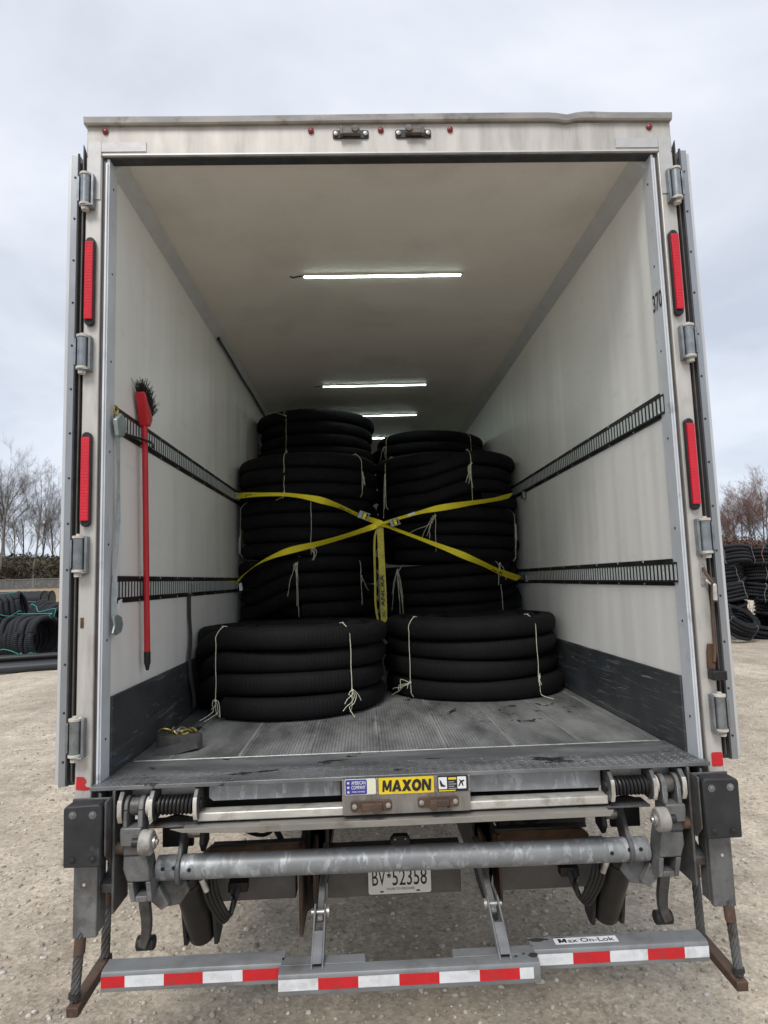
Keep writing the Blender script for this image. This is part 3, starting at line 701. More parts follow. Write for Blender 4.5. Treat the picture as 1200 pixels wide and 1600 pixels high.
multi('blue_field', [(MB().prism(rrect(-.230, -.148, -.056, -.002, .005), 'y', -.0538, -.0545), blue_m), (stm, wprint_m)], bb)
yb = sticker('maker_sticker', -.103, .108, -.060, .000, yellow_m)
def block_letters(word, x0, x1, z0, z1, y, wgt=.30, lean=.08):
    """heavy block capitals drawn as strokes, each stroke its own hair of depth"""
    mb = MB(); n = len(word); cw = (x1 - x0) / n; H_ = z1 - z0; k = [0]
    def quad(pts, ox, w_):
        k[0] += 1; yy = y - .00006 * k[0]
        mb.add([(ox + (p[0] + lean * (p[1] - .5)) * w_, yy, z0 + p[1] * H_) for p in pts], [tuple(range(len(pts)))])
    for i, ch in enumerate(word):
        w_ = cw * .93; ox = x0 + i * cw + cw * .035; t = wgt
        if ch == 'M':
            quad([(0, 0), (t * .8, 0), (t * .8, 1), (0, 1)], ox, w_); quad([(1 - t * .8, 0), (1, 0), (1, 1), (1 - t * .8, 1)], ox, w_)
            quad([(0.02, 1), (t * .95, 1), (.62, .12), (.38, .12)], ox, w_); quad([(1 - t * .95, 1), (.98, 1), (.62, .12), (.38, .12)], ox, w_)
        elif ch == 'A':
            quad([(-.04, 0), (t, 0), (.62, 1), (.36, 1)], ox, w_); quad([(1 - t, 0), (1.04, 0), (.64, 1), (.38, 1)], ox, w_); quad([(.2, .17), (.8, .17), (.72, .40), (.28, .40)], ox, w_)
        elif ch == 'X':
            quad([(-.04, 0), (t * 1.15, 0), (1.04, 1), (1 - t * 1.15, 1)], ox, w_); quad([(1 - t * 1.15, 0), (1.04, 0), (t * 1.15, 1), (-.04, 1)], ox, w_)
        elif ch == 'O':
            for q_ in range(20):
                a = q_ * 2 * PI / 20; b = a + 2 * PI / 20
                quad([(.5 + .53 * math.cos(a), .5 + .53 * math.sin(a)), (.5 + .53 * math.cos(b), .5 + .53 * math.sin(b)), (.5 + .20 * math.cos(b), .5 + .24 * math.sin(b)), (.5 + .20 * math.cos(a), .5 + .24 * math.sin(a))], ox, w_)
        elif ch == 'N':
            quad([(0, 0), (t * .9, 0), (t * .9, 1), (0, 1)], ox, w_); quad([(1 - t * .9, 0), (1, 0), (1, 1), (1 - t * .9, 1)], ox, w_); quad([(0, 1), (t * 1.1, 1), (1, 0), (1 - t * 1.1, 0)], ox, w_)
    return mb
P('lettering', block_letters('MAXON', -.090, .098, -.051, -.009, -.0541), ink_m, parent=yb, smooth=False)
wb = sticker('warning_sticker', .123, .240, -.060, -.001, ink_m)
P('pictogram_panel', MB().prism(rrect(.126, .158, -.050, -.006, .002), 'y', -.0538, -.0543), wprint_m, parent=wb)
P('pictogram_panel', MB().prism(rrect(.198, .232, -.050, -.006, .002), 'y', -.0538, -.0543), wprint_m, parent=wb)
pg = MB().prism([(.130, -.014), (.136, -.020), (.142, -.032), (.153, -.038), (.150, -.042), (.134, -.040), (.131, -.030)], 'y', -.0544, -.0549)
pg.prism([(.203, -.014), (.212, -.020), (.224, -.018), (.226, -.022), (.218, -.026), (.222, -.040), (.217, -.040), (.213, -.028), (.205, -.042), (.201, -.040), (.209, -.024)], 'y', -.0544, -.0549)
P('pictogram', pg, ink_m, parent=wb)
P('warning_band', MB().box(.164, .194, -.0538, -.0543, -.016, -.008), yellow_m, parent=wb)
P('warning_band', MB().box(.126, .190, -.0538, -.0543, -.058, -.054), yellow_m, parent=wb)
tl_ = MB()
for k in range(4): tl_.box(.164, .186 + .008 * (k % 2), -.0538, -.0543, -.026 - k * .008, -.023 - k * .008)
P('small_print', tl_, M('grey_print', (.35, .35, .38), bmp=0), parent=wb)
# folded deck of the liftgate (thin plate below the bar)
dk = MB()
fp = [(-.905, -.118), (-.80, -.121), (.70, -.131), (.80, -.131), (.79, -.160), (.60, -.166), (-.60, -.166), (-.86, -.152)]
dk.prism([(-.885, -.146), (.79, -.146), (.775, -.168), (-.60, -.170), (-.84, -.160)], 'y', -.075, -.068)
dk.box(-.84, .775, -.067, .48, -.156, -.150)
P('folded_deck', dk, deck_m, .001)
P('deck_rib', MB().box(-.60, -.43, .10, .30, -.20, -.158), brown_m, .003)
for (a, b) in ((-.98, -.56), (.56, .95)):
    P('deck_flap', MB().box(a, b, -.03, .06, -.156, -.148), steel_m, .001)

# rod, springs, yokes, arms on either side
def side(s):
    X = lambda x: s * x
    zc = -.078
    for (xa, xb) in ((1.066, 1.084), (.953, .969), (.788, .804)):
        hx = [(-.062, zc - .020), (-.050, zc - .044), (-.02, zc - .054), (.03, zc - .054), (.05, zc - .03), (.05, -.016), (-.030, -.016), (-.055, zc + .036), (-.062, zc + .02)]
        er = P('hinge_ear', MB().prism(hx, 'x', X(xa), X(xb)), steel_m, .002)
        P('ear_edge', MB().prism([(-.0625, zc - .020), (-.0505, zc - .044), (-.0535, zc - .046), (-.0655, zc - .021), (-.0655, zc + .021), (-.0585, zc + .037), (-.0555, zc + .036), (-.0625, zc + .02)], 'x', X(xa + .001), X(xb - .001)), white_m, parent=er)
    P('hinge_rod', MB().cyl((X(.78), -.010, zc), (X(1.075), -.010, zc), .020, n=16), dsteel_m)
    sp_ = []
    turns = 9
    for i in range(turns * 16 + 1):
        t = i / 16 * 2 * PI; sp_.append((X(.812 + .134 * i / (turns * 16)), -.010 + .031 * math.cos(t), zc + .031 * math.sin(t)))
    tsp = P('torsion_spring', MB().tube(sp_, .0062, 8), black_m)
    P('spring_sleeve', MB().cyl((X(.810), -.010, zc), (X(.950), -.010, zc), .024, n=16), black_m, parent=tsp)
    P('bushing', MB().cyl((X(.970), -.010, zc), (X(.986), -.010, zc), .036, n=24), bush_m, .002)
    P('pivot_sleeve', MB().cyl((X(1.012), -.010, zc), (X(1.046), -.010, zc), .033, n=24), steel_m, .002)
    P('rear_plate', MB().box(X(.81), X(.950), .035, .055, -.075, -.016), white_m)
    P('rear_plate', MB().box(X(.975), X(1.062), .035, .055, -.075, -.016), white_m)
    def fork(xa, xb):
        q = []
        for i in range(9):
            a = PI * i / 8; q.append((-.012 - .043 * math.cos(a), zc + .043 * math.sin(a)))
        q += [(.031, -.140), (-.060, -.140), (-.055, zc)]
        return MB().prism(q, 'x', X(xa), X(xb))
    la = P('lift_arm', MB().prism([(X(a), b) for a, b in [(.994, -.139), (1.070, -.139), (1.072, -.160), (1.069, -.204), (.994, -.204), (.992, -.170)]], 'y', -.066, .03), steel_l, .004)
    P('fork_tine', fork(.990, 1.009), steel_l, .003, parent=la); P('fork_tine', fork(1.048, 1.063), steel_l, .003, parent=la)
    P('arm_neck', MB().box(X(.996), X(1.066), -.050, .03, -.2045, -.244), steel_m, .006, parent=la)
    P('pivot_pin', MB().cyl((X(1.098), -.02, -.225), (X(1.068), -.02, -.225), .022, n=20), brown_m, parent=la)
    P('arm_casting', MB().prism([(X(a), b) for a, b in [(1.066, -.245), (.984, -.245), (.974, -.29), (.966, -.3415), (1.052, -.3415), (1.068, -.295)]], 'y', -.042, .05), steel_l, .006, parent=la)
    P('arm_casting', MB().prism([(X(a), b) for a, b in [(.983, -.342), (.966, -.342), (.958, -.412), (.976, -.412)]], 'y', -.042, .05), steel_l, .003, parent=la)
    P('arm_casting', MB().prism([(X(a), b) for a, b in [(1.051, -.342), (1.031, -.342), (1.020, -.412), (1.036, -.412)]], 'y', -.042, .05), steel_l, .003, parent=la)
    P('arm_casting', MB().box(X(.977), X(1.021), -.041, .05, -.413, -.392), steel_l, .003, parent=la)
    P('arm_back', MB().box(X(.978), X(1.034), .030, .049, -.391, -.342), dsteel_m, parent=la)
    P('arm_bolt', MB().lathe([(0, .012), (.012, .011), (.014, .005)], (X(1.003), .0295, -.378), (0, -1, 0), 12), black_m, parent=la)
    rc = Vector((X(.984), -.095, -.180))
    ro = P('roller', MB().lathe([(0, .038), (.005, .0435), (.040, .0435), (.045, .039)], rc, (-s, 0, 0), 32), M('roller_nylon', (.36, .35, .33), (.24, .23, .21), .6, 0, sc=20, dirt=(.10, .085, .07), dsc=14, dlo=.5, dhi=.7), .001)
    P('hub', MB().lathe([(0, .021), (.010, .021), (.012, .012), (.018, .010)], rc + Vector((-s * .0455, 0, 0)), (-s, 0, 0), 18), bolt_m, parent=ro)
    P('roller_axle', MB().cyl(rc, rc + Vector((s * .03, 0, 0)), .016, n=12), dsteel_m, parent=ro)
    P('gusset', MB().prism([(X(a), b) for a, b in [(.990, -.36), (.93, -.375), (.86, -.385), (.845, -.42), (.882, -.470), (.945, -.478), (.988, -.44)]], 'y', .052, .070), steel_m, .003)
    P('stiffener', MB().prism([(X(a), b) for a, b in [(.955, -.385), (.915, -.455), (.944, -.474), (.986, -.438)]], 'y', .020, .0515), steel_l, .003)
    # collars on the torsion tube, with a tongue rising behind it
    q = [(.05 + .060 * math.cos(a), -.338 + .058 * math.sin(a)) for a in [math.radians(d_) for d_ in range(110, 381, 18)]]
    P('tube_collar', MB().prism(q + [(.14, -.27), (.135, -.19), (.10, -.180)], 'x', X(.870), X(.888)), steel_m, .004)
    P('tube_collar', MB().prism([(.10, -.30), (.17, -.28), (.165, -.20), (.13, -.178), (.095, -.195), (.07, -.26)], 'x', X(.795), X(.815)), dsteel_m, .006)
    P('link_boss', MB().cyl((X(.8155), .125, -.228), (X(.868), .125, -.228), .024, n=18), bolt_m)
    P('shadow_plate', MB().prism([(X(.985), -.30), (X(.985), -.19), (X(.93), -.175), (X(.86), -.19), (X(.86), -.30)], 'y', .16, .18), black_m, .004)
    c0 = Vector((X(.875), .10, -.37)); c1 = Vector((X(.850), .27, -.69))
    hc = P('hydraulic_cylinder', MB().cyl(c0, c1, .055, n=24), black_m, .004)
    P('cylinder_band', MB().cyl(c0 + (c1 - c0) * .12, c0 + (c1 - c0) * .16, .058, n=24), dsteel_m, parent=hc)
    for q in (-.062, .062):
        e0 = c1 + Vector((q, 0, 0))
        P('ear', MB().prism([(e0.y - .07, e0.z + .12), (e0.y + .05, e0.z + .09), (e0.y + .06, e0.z - .01), (e0.y, e0.z - .035), (e0.y - .03, e0.z - .03)], 'x', e0.x - .008, e0.x + .008), dsteel_m, .003, parent=hc)
    for j in range(4):
        o_ = .016 * j
        hp = [Vector((X(.81 - o_ * .9), .10, -.37)), Vector((X(.80 - o_), .12, -.47)), Vector((X(.775 - o_), .15, -.55)), Vector((X(.745 - o_ * .7), .17, -.60 + o_ * .6)), Vector((X(.715 - o_ * .2), .19, -.575 + o_)), Vector((X(.695 + o_ * .4), .21, -.52)), Vector((X(.685 + o_ * .6), .23, -.485))]
        P('hose', MB().tube(smooth_pts(hp, 6), .0085, 8), black_m, parent=hc)
    P('hose_sleeve', MB().cyl((X(.808), .085, -.395), (X(.790), .095, -.445), .0115, n=12), white_m, parent=hc)
    P('hose_fitting', MB().box(X(.655), X(.735), .22, .27, -.515, -.475), black_m, .004, parent=hc)
    lv = smooth_pts([Vector((X(1.012), .03, -.40)), Vector((X(1.015), .05, -.46)), Vector((X(1.016), .075, -.53)), Vector((X(1.024), .095, -.59)), Vector((X(1.040), .10, -.64))], 5)
    lever = P('lower_lever', MB().ribbon(lv, [.042 - .010 * i / len(lv) for i in range(len(lv))], (0, -1, 0), .03), steel_m, .004)
    P('lever_roller', MB().lathe([(0, .022), (.004, .027), (.066, .027), (.070, .022)], (X(1.000), .125, -.640), (s, 0, 0), 18), dsteel_m, parent=lever)
    # mounting channel and brace behind the post
    ch = P('mount_channel', MB().box(X(1.098), X(1.108), -.045, .10, -.448, -.010), steel_m, .003)
    P('channel_web', MB().box(X(1.1085), X(1.175), .085, .097, -.440, -.02), steel_m, .003, parent=ch)
    P('mount_gusset', MB().prism([(X(a), b) for a, b in [(1.150, -.28), (1.100, -.33), (1.090, -.29), (1.090, -.20), (1.10, -.18)]], 'y', .06, .07), dsteel_m)
    oc = P('outer_channel', MB().box(X(1.156), X(1.243), -.055, -.030, -.522, -.255), steel_l, .004)
    P('channel_flange', MB().box(X(1.156), X(1.166), -.0295, .03, -.515, -.02), steel_l, .003, parent=oc)
    P('channel_flange', MB().box(X(1.233), X(1.243), -.0295, .03, -.50, -.12), steel_l, .003, parent=oc)
    P('hole_plug', MB().cyl((X(1.203), -.0555, -.335), (X(1.203), -.0575, -.335), .006, n=10), bush_m, parent=oc)
    P('brace', MB().obox((X(1.132), .02, -.345), Vector((X(.022), 0, 0)), Vector((0, .045, .022)), Vector((0, -.003, .016))), steel_m, .002)
    # rubber dock bumper
    db = P('dock_bumper', MB().prism([(X(a), b) for a, b in [(1.120, -.252), (1.254, -.250), (1.257, -.046), (1.248, -.036), (1.128, -.032), (1.119, -.044)]], 'y', -.118, -.058), rubber_m, .006)
    P('mount_plate', MB().box(X(1.112), X(1.25), -.0575, -.05, -.252, -.028), steel_m, .002, parent=db)
    P('side_plate', MB().prism([(-.10, -.032), (-.0, -.030), (.0, -.24), (-.05, -.265), (-.10, -.22)], 'x', X(1.109), X(1.1155)), steel_m, .002, parent=db)
    for (a, b) in ((1.150, -.068), (1.222, -.066), (1.148, -.222), (1.220, -.222)):
        P('bolt', MB().lathe([(0, .014), (.001, .014), (.0012, .009), (.004, .009), (.006, .005)], (X(a), -.1183, b), (0, -1, 0), 14), dsteel_m if b < -.1 else hinge_m, parent=db)
    # cable step
    zs = -.752 if s < 0 else -.785
    def rope(p0, p1, r=.0175, strands=6):
        p0 = Vector(p0); p1 = Vector(p1); d = (p1 - p0); n = 40; mb = MB(); a = d.normalized().orthogonal().normalized(); b = d.normalized().cross(a)
        for j in range(strands):
            q = []
            for i in range(n + 1):
                t = i / n; an = 2 * PI * (j / strands + t * 1.6); q.append(p0 + d * t + a * (r * .62 * math.cos(an)) + b * (r * .62 * math.sin(an)))
            mb.tube(q, r * .40, 6)
        return mb
    fy, by = -.035, .19
    stp = P('stirrup_step', MB().obox((X(1.228), (fy + by) / 2, zs), Vector((.022, 0, 0)), Vector((0, (by - fy) / 2 + .045, .008)), Vector((0, -.002, .018))), brown_m, .004)
    P('cable', rope((X(1.217), fy - .01, -.50), (X(1.231), fy - .018, zs + .02)), steel_m, parent=stp)
    P('cable', rope((X(1.212), by, -.43), (X(1.222), by + .01, zs + .03)), steel_m, parent=stp)
    P('ferrule', MB().cyl((X(1.216), fy - .012, -.52), (X(1.219), fy - .014, -.575), .020, n=14), brown_m, parent=stp)
    P('ferrule', MB().cyl((X(1.212), by, -.43), (X(1.214), by, -.52), .020, n=14), brown_m, parent=stp)
    P('clamp', MB().cyl((X(1.230), fy - .017, zs + .045), (X(1.231), fy - .018, zs + .030), .022, n=14), dsteel_m, parent=stp)
side(-1); side(1)
tt = MB().cyl((-.965, .05, -.331), (.955, .05, -.342), .045, n=36)
tb = P('torsion_tube', tt, galv_m)
for xq, zq in ((-.935, -.318), (-.893, -.316), (-.835, -.326), (.915, -.326), (.87, -.326), (.80, -.336)):
    P('bolt_hole', MB().cyl((xq, .006, zq), (xq, .0035, zq), .0075, n=12), black_m, parent=tb)

# crossmember behind the tube with rust, licence plate
P('crossmember', MB().box(-.90, -.475, .40, .48, -.630, -.455), dsteel_m2 if 'dsteel_m2' in globals() else M('crossmember_steel', (.17, .165, .155), (.11, .105, .10), .6, .3, sc=5, sc3=(1, 1, 2), dirt=(.30, .29, .26), dsc=8, dlo=.62, dhi=.85), .004)
cm = MATS['crossmember_steel']
P('crossmember', MB().box(.43, .93, .40, .48, -.640, -.455), cm, .004)
P('crossmember', MB().box(-.345, .275, .54, .60, -.702, -.48), cm, .004)
P('rust_flange', MB().prism([(-.875, -.452), (-.875, -.41), (-.84, -.385), (-.44, -.385), (-.425, -.40), (-.425, -.452)], 'y', .36, .395), rust_m, .002)
P('rust_flange', MB().prism([(.40, -.452), (.40, -.385), (.42, -.37), (.80, -.375), (.83, -.40), (.83, -.452)], 'y', .36, .395), rust_m, .002)
P('rust_flange', MB().box(-.84, -.43, .385, .399, -.515, -.453), rust_m, .001)
P('rust_flange', MB().box(.41, .82, .385, .399, -.53, -.453), rust_m, .001)
P('flange_top', MB().box(-.83, -.43, .356, .398, -.384, -.376), dsteel_m)
P('flange_top', MB().box(.41, .82, .356, .398, -.369, -.361), dsteel_m)
lpz0, lpz1 = -.690, -.535
pl = P('license_plate', MB().prism(rrect(-.156, .134, lpz0, lpz1, .010), 'y', .528, .531), plate_w)
P('embossed_rim', MB().prism(rrect(-.150, .128, lpz0 + .006, lpz1 - .006, .008), 'y', .5272, .5279), plate_w, parent=pl)
text('lettering', 'BV', (-.107, .5262, -.616), U, V, .062, .072, ink_m, pl, bold=.004)
text('lettering', '52358', (.035, .5262, -.618), U, V, .160, .072, ink_m, pl, bold=.004)
text('lettering', 'YOURS TO DISCOVER', (-.008, .5262, -.668), U, V, .130, .010, ink_m, pl, bold=0)
P('crown_mark', MB().prism([(-.068, -.612), (-.052, -.612), (-.050, -.603), (-.055, -.606), (-.060, -.598), (-.065, -.606), (-.070, -.603)], 'y', .5268, .526).box(-.068, -.052, .526, .5268, -.618, -.614).box(-.062, -.058, .526, .5268, -.597, -.588), ink_m, parent=pl)
for xq in (-.103, .065): P('plate_slot', MB().prism(rrect(xq, xq + .016, -.682, -.676, .002), 'y', .5268, .5258), ink_m, parent=pl)
plm = P('plate_lamp', MB().prism([(-.050, -.50), (.042, -.50), (.042, -.445), (.028, -.425), (-.034, -.425), (-.050, -.445)], 'y', .50, .535), black_m, .003)
for xq in (-.027, .020): P('lamp_screw', MB().cyl((xq, .4995, -.44), (xq, .496, -.44), .004, n=8), bolt_m, parent=plm)

# chassis rails, hanging brackets, axle and wheels
for s, x0 in ((-1, -.42), (1, .34)):
    P('chassis_rail', MB().box(x0, x0 + .08, .50, 7.5, -.62, -.34), black_m, .004)
P('hanger_bracket', MB().prism([(-.455, -.17), (-.345, -.17), (-.345, -.62), (-.37, -.70), (-.44, -.74), (-.455, -.70)], 'y', .50, .512), dsteel_m, .003)
P('hanger_bracket', MB().box(-.452, -.436, .30, .50, -.74, -.38).box(-.395, -.380, .34, .50, -.68, -.40), brown_m, .003)
P('hanger_bracket', MB().prism([(.29, -.17), (.405, -.17), (.42, -.60), (.40, -.70), (.375, -.66)], 'y', .50, .512), dsteel_m, .003)
P('hanger_bracket', MB().box(.355, .370, .32, .50, -.66, -.40).box(.418, .430, .34, .50, -.66, -.38), brown_m, .003)
P('swing_plate', MB().prism([(.40, -.42), (.50, -.42), (.56, -.80), (.53, -.84), (.48, -.78)][::1], 'y', .30, .312), dsteel_m, .003) if False else None
P('swing_arm', MB().ribbon([(.33, .40, -.45), (.345, .36, -.56), (.375, .32, -.66), (.40, .30, -.705)], [.06, .055, .055, .04], (0, -1, 0), .03), black_m, .006)
P('cross_tube', MB().box(-.35, .35, .9, .98, -.36, -.30), dsteel_m)
P('spring_shackle', MB().box(.42, .436, 1.0, 1.1, -.50, -.17), white_m)
P('spring_shackle', MB().box(.455, .47, 1.0, 1.1, -.50, -.17), white_m)
P('side_box', MB().box(.50, .95, .75, 1.5, -.52, -.17), black_m, .01)
P('wire_harness', MB().tube(smooth_pts([Vector((-.33, .9, -.25)), Vector((-.34, .8, -.36)), Vector((-.335, .7, -.45)), Vector((-.35, .6, -.52))], 5), .01, 6), black_m)
for x_, sg in ((-.50, -1), (.47, 1)):
    P('wire_harness', MB().tube(smooth_pts([Vector((x_, .62, -.22)), Vector((x_ + .05 * sg, .55, -.33)), Vector((x_ + .12 * sg, .52, -.40)), Vector((x_ + .22 * sg, .50, -.37)), Vector((x_ + .30 * sg, .50, -.30))], 6), .009, 6), black_m)
    P('support_strut', MB().obox((x_ + .10 * sg, .62, -.40), Vector((.016, 0, 0)), Vector((.10 * sg, .05, .16)), Vector((0, -.006, .003))), dsteel_m, .002)
    P('mud_flap', MB().box(sg * .72, sg * 1.16, 2.55, 2.562, GZ + .22, -.25), rubber_m)
P('air_line', MB().tube(smooth_pts([Vector((-.30, .70, -.30)), Vector((-.15, .66, -.40)), Vector((.02, .64, -.37)), Vector((.18, .68, -.41)), Vector((.30, .72, -.32))], 6), .007, 6), black_m)
for yw in (3.6,):
    P('axle', MB().cyl((-1.0, yw, GZ + .50), (1.0, yw, GZ + .50), .06, n=16).lathe([(-.16, .08), (-.08, .17), (.08, .17), (.16, .08)], (0, yw, GZ + .50), (1, 0, 0), 20), dsteel_m)
    for x in (-1.10, -.80, .80, 1.10):
        wh = P('wheel', MB().lathe([(-.02, .10), (.0, .12), (.02, .10)], (x, yw, GZ + .50), (1, 0, 0), 16), rim_m)
        P('tyre', MB().lathe([(-.115, .30), (-.125, .38), (-.118, .46), (-.09, .49), (0, .497), (.09, .49), (.118, .46), (.125, .38), (.115, .30)], (x, yw, GZ + .497), (1, 0, 0), 48), tyre_m, parent=wh)
        P('rim', MB().lathe([(-.10, .29), (-.03, .26), (.03, .26), (.10, .29)], (x, yw, GZ + .497), (1, 0, 0), 32), rim_m, parent=wh)

# bumper under-ride bars and brackets
zb0, zb1 = -.637, -.570
def bar_prof(yf, yb):
    return [(yf, zb0), (yf, zb1 - .014), (yf + .006, zb1 - .004), (yf + .018, zb1), (yb, zb1), (yb, zb1 - .006), (yf + .03, zb1 - .010), (yf + .012, zb1 - .02), (yf + .012, zb0)]
yS, yC = -.182, -.252
bl = P('underride_bar', MB().prism(bar_prof(yS, -.105), 'x', -1.087, -.455), bump_m, .001)
br = P('underride_bar', MB().prism(bar_prof(yS, -.105), 'x', .425, 1.060), bump_m, .001)
bc = P('underride_bar', MB().prism(bar_prof(yC, -.200), 'x', -.466, .432), bump_m, .001)
P('bar_tab', MB().box(-.464, -.17, -.1995, -.150, zb1 - .004, zb1), bump_m, .001, parent=bc)
P('bar_tab', MB().box(.14, .430, -.1995, -.150, zb1 - .004, zb1), bump_m, .001, parent=bc)
def tape(parent, y, zt0, zt1, edges, red_first):
    red = red_first
    for a, b in zip(edges[:-1], edges[1:]):
        tp = P('reflective_tape', MB().box(a, b, y - .0012, y - .0003, zt0, zt1), red_tape if red else white_tape, parent=parent)
        if not red and b - a > .1:
            text('tape_print', 'MAXON', ((a + b) / 2, y - .0016, (zt0 + zt1) / 2), U, V, .062, .016, faint_m, parent, bold=0)
        red = not red
def ex(pxs, y, py): return [at(p, py, y=y).x for p in pxs]
tape(bl, yS, -.623, -.586, [-1.086] + ex((195, 256, 317, 379), yS, 1525) + [-.467], True)
tape(bc, yC, -.622, -.586, [-.465] + ex((497, 560, 624, 687, 750, 813), yC, 1535) + [.408], False)
tape(br, yS, -.623, -.586, [.433] + ex((895, 953, 1012, 1070), yS, 1490) + [1.059], False)
lbx = MB(); a0, a1 = at(905, 1458, z=zb1 + .001), at(1003, 1453, z=zb1 + .001)
ls = P('maker_label', MB().box(.515, .745, -.158, -.120, zb1 + .0004, zb1 + .0012), white_tape, parent=br)
tx = text('label_print', 'ax On-Lok', (.648, -.139, zb1 + .0018), (1, 0, 0), (0, 1, 0), .170, .025, ink_m, br, bold=.012)
bm = block_letters('M', .528, .560, -.1515, -.1265, 0, wgt=.34, lean=0); bm.v = [(a, c, zb1 + .0018 - b) for a, b, c in bm.v]
P('label_initial', bm, ink_m, parent=br, smooth=False)
st_ = MB()
for (px, py, rx, ry) in ((836, 1463, .03, .012), (869, 1459, .022, .010), (850, 1461, .008, .005)):
    c = at(px, py, z=zb1 + .0006); c.y = min(c.y, -.122); st_.prism([(c.x + rx * math.cos(a) * (1 + .15 * math.sin(3 * a)), c.y + ry * math.sin(a)) for a in [2 * PI * k / 18 for k in range(18)]], 'z', zb1 + .0002, zb1 + .0007)
P('oil_stain', st_, M('oil', (.03, .03, .03), (.04, .04, .038), .3, 0, bmp=0), parent=br)
st_ = MB()
for (px, py, rx, ry) in ((833, 1492, .017, .014), (806, 1494, .007, .005), (818, 1490, .006, .004)):
    c = at(px, py, z=zb1 + .0006); st_.prism([(c.x + rx * math.cos(a) * (1 + .12 * math.sin(2 * a)), c.y + ry * math.sin(a)) for a in [2 * PI * k / 14 for k in range(14)]], 'z', zb1 + .0002, zb1 + .0007)
P('oil_stain', st_, MATS['oil'], parent=bc)
# hinged brackets carrying the bar
for s, x0 in ((-1, -.336), (1, .318)):
    def cheek(xo):
        return MB().prism([(-.235, zb1 + .001), (-.155, zb1 + .001), (.0, -.515), (.012, -.490), (.004, -.468), (-.02, -.458), (-.045, -.468)], 'x', x0 + xo, x0 + xo + .006)
    bk = P('bar_bracket', cheek(-.022), bump_m, .001)
    P('cheek', cheek(.016), bump_m, .001, parent=bk)
    P('web', MB().add([(x0 - .0155, -.226, zb1 + .015), (x0 + .0155, -.226, zb1 + .015), (x0 + .0155, -.115, -.505), (x0 - .0155, -.115, -.505),
                       (x0 - .0155, -.216, zb1 + .010), (x0 + .0155, -.216, zb1 + .010), (x0 + .0155, -.105, -.512), (x0 - .0155, -.105, -.512)],
                      [(0, 1, 2, 3), (7, 6, 5, 4), (0, 4, 5, 1), (1, 5, 6, 2), (2, 6, 7, 3), (3, 7, 4, 0)]), bump_m, parent=bk)
    P('swing_link', MB().prism([(-.045, -.492), (-.052, -.505), (-.03, -.520), (.36, -.46), (.36, -.385), (.20, -.41)], 'x', x0 - .012, x0 + .012), steel_l, .004, parent=bk)
    P('pivot_bolt', MB().cyl((x0 - .034, -.020, -.488), (x0 + .034, -.020, -.488), .010, n=12), bolt_m, parent=bk)
    P('pivot_washer', MB().cyl((x0 - s * .023, -.020, -.488), (x0 - s * .033, -.020, -.488), .020, n=16), bolt_m, parent=bk)

# ================================================================ coils
def coil_mesh(R, rt, layers, rings, seed, seg=72, ns=16, wob=.013, H=None, name='pipe', sq=.80):
    r = np.random.RandomState(seed)
    ph = r.rand(8) * 6.28
    dz = (H / layers) if H else 2 * rt * .95
    path = []; arc = 0; lay = 0; up = 1; j = 0
    for k in range(rings):
        Rk = R - rt - k * 2 * rt * .95
        for q in range(layers):
            jj = q if k % 2 == 0 else layers - 1 - q
            last_layer = q == layers - 1
            for i in range(seg):
                t = i / seg; th = 2 * PI * t
                tr = min(max((t - .86) / .14, 0), 1); tr = tr * tr * (3 - 2 * tr)
                z = rt * .97 + dz * jj; rad = Rk
                if not last_layer: z += dz * tr * (1 if k % 2 == 0 else -1)
                elif k < rings - 1: rad -= 2 * rt * .95 * tr
                rad += wob * math.sin(2 * th + ph[q % 8]) + wob * .6 * math.sin(3 * th + ph[(q + k + 3) % 8]) + wob * .8 * math.sin(q * 2.3 + ph[k])
                z += .30 * wob * math.sin(2 * th + ph[(q + 5) % 8]) * (0 if jj == 0 else 1)
                path.append((rad * math.cos(th + PI / 2), rad * math.sin(th + PI / 2), z))
    P_ = np.array(path); n = len(P_)
    Tn = np.gradient(P_, axis=0); Tn /= np.linalg.norm(Tn, axis=1)[:, None]
    rad = np.array([(p[0], p[1], 0) for p in P_]); rad /= np.linalg.norm(rad, axis=1)[:, None]
    B = np.cross(Tn, rad); B /= np.linalg.norm(B, axis=1)[:, None]; A = np.cross(B, Tn)
    an = np.arange(ns) * 2 * PI / ns
    V_ = (P_[:, None] + rt * .99 * ((np.sign(np.cos(an)) * np.abs(np.cos(an)) ** sq)[None, :, None] * A[:, None] + (np.sign(np.sin(an)) * np.abs(np.sin(an)) ** sq)[None, :, None] * B[:, None] * (dz / (2 * rt)) * 1.0)).reshape(-1, 3)
    s_ = np.concatenate([[0], np.cumsum(np.linalg.norm(np.diff(P_, axis=0), axis=1))])
    I, J = np.meshgrid(np.arange(n - 1), np.arange(ns), indexing='ij'); J2 = (J + 1) % ns
    F = np.stack([I * ns + J, (I + 1) * ns + J, (I + 1) * ns + J2, I * ns + J2], -1).reshape(-1, 4)
    UVv = np.stack([np.stack([s_[I], J / ns], -1), np.stack([s_[I + 1], J / ns], -1), np.stack([s_[I + 1], (J + 1) / ns], -1), np.stack([s_[I], (J + 1) / ns], -1)], -2).reshape(-1, 2)
    me = bpy.data.meshes.new(name); me.vertices.add(len(V_)); me.vertices.foreach_set('co', V_.ravel())
    me.loops.add(F.size); me.loops.foreach_set('vertex_index', F.ravel().astype(np.int32))
    me.polygons.add(len(F)); me.polygons.foreach_set('loop_start', np.arange(0, F.size, 4, dtype=np.int32))
    uvl = me.uv_layers.new(name='UVMap'); uvl.data.foreach_set('uv', UVv.ravel())
    me.polygons.foreach_set('use_smooth', [True] * len(F)); me.update(); me.validate()
    return me
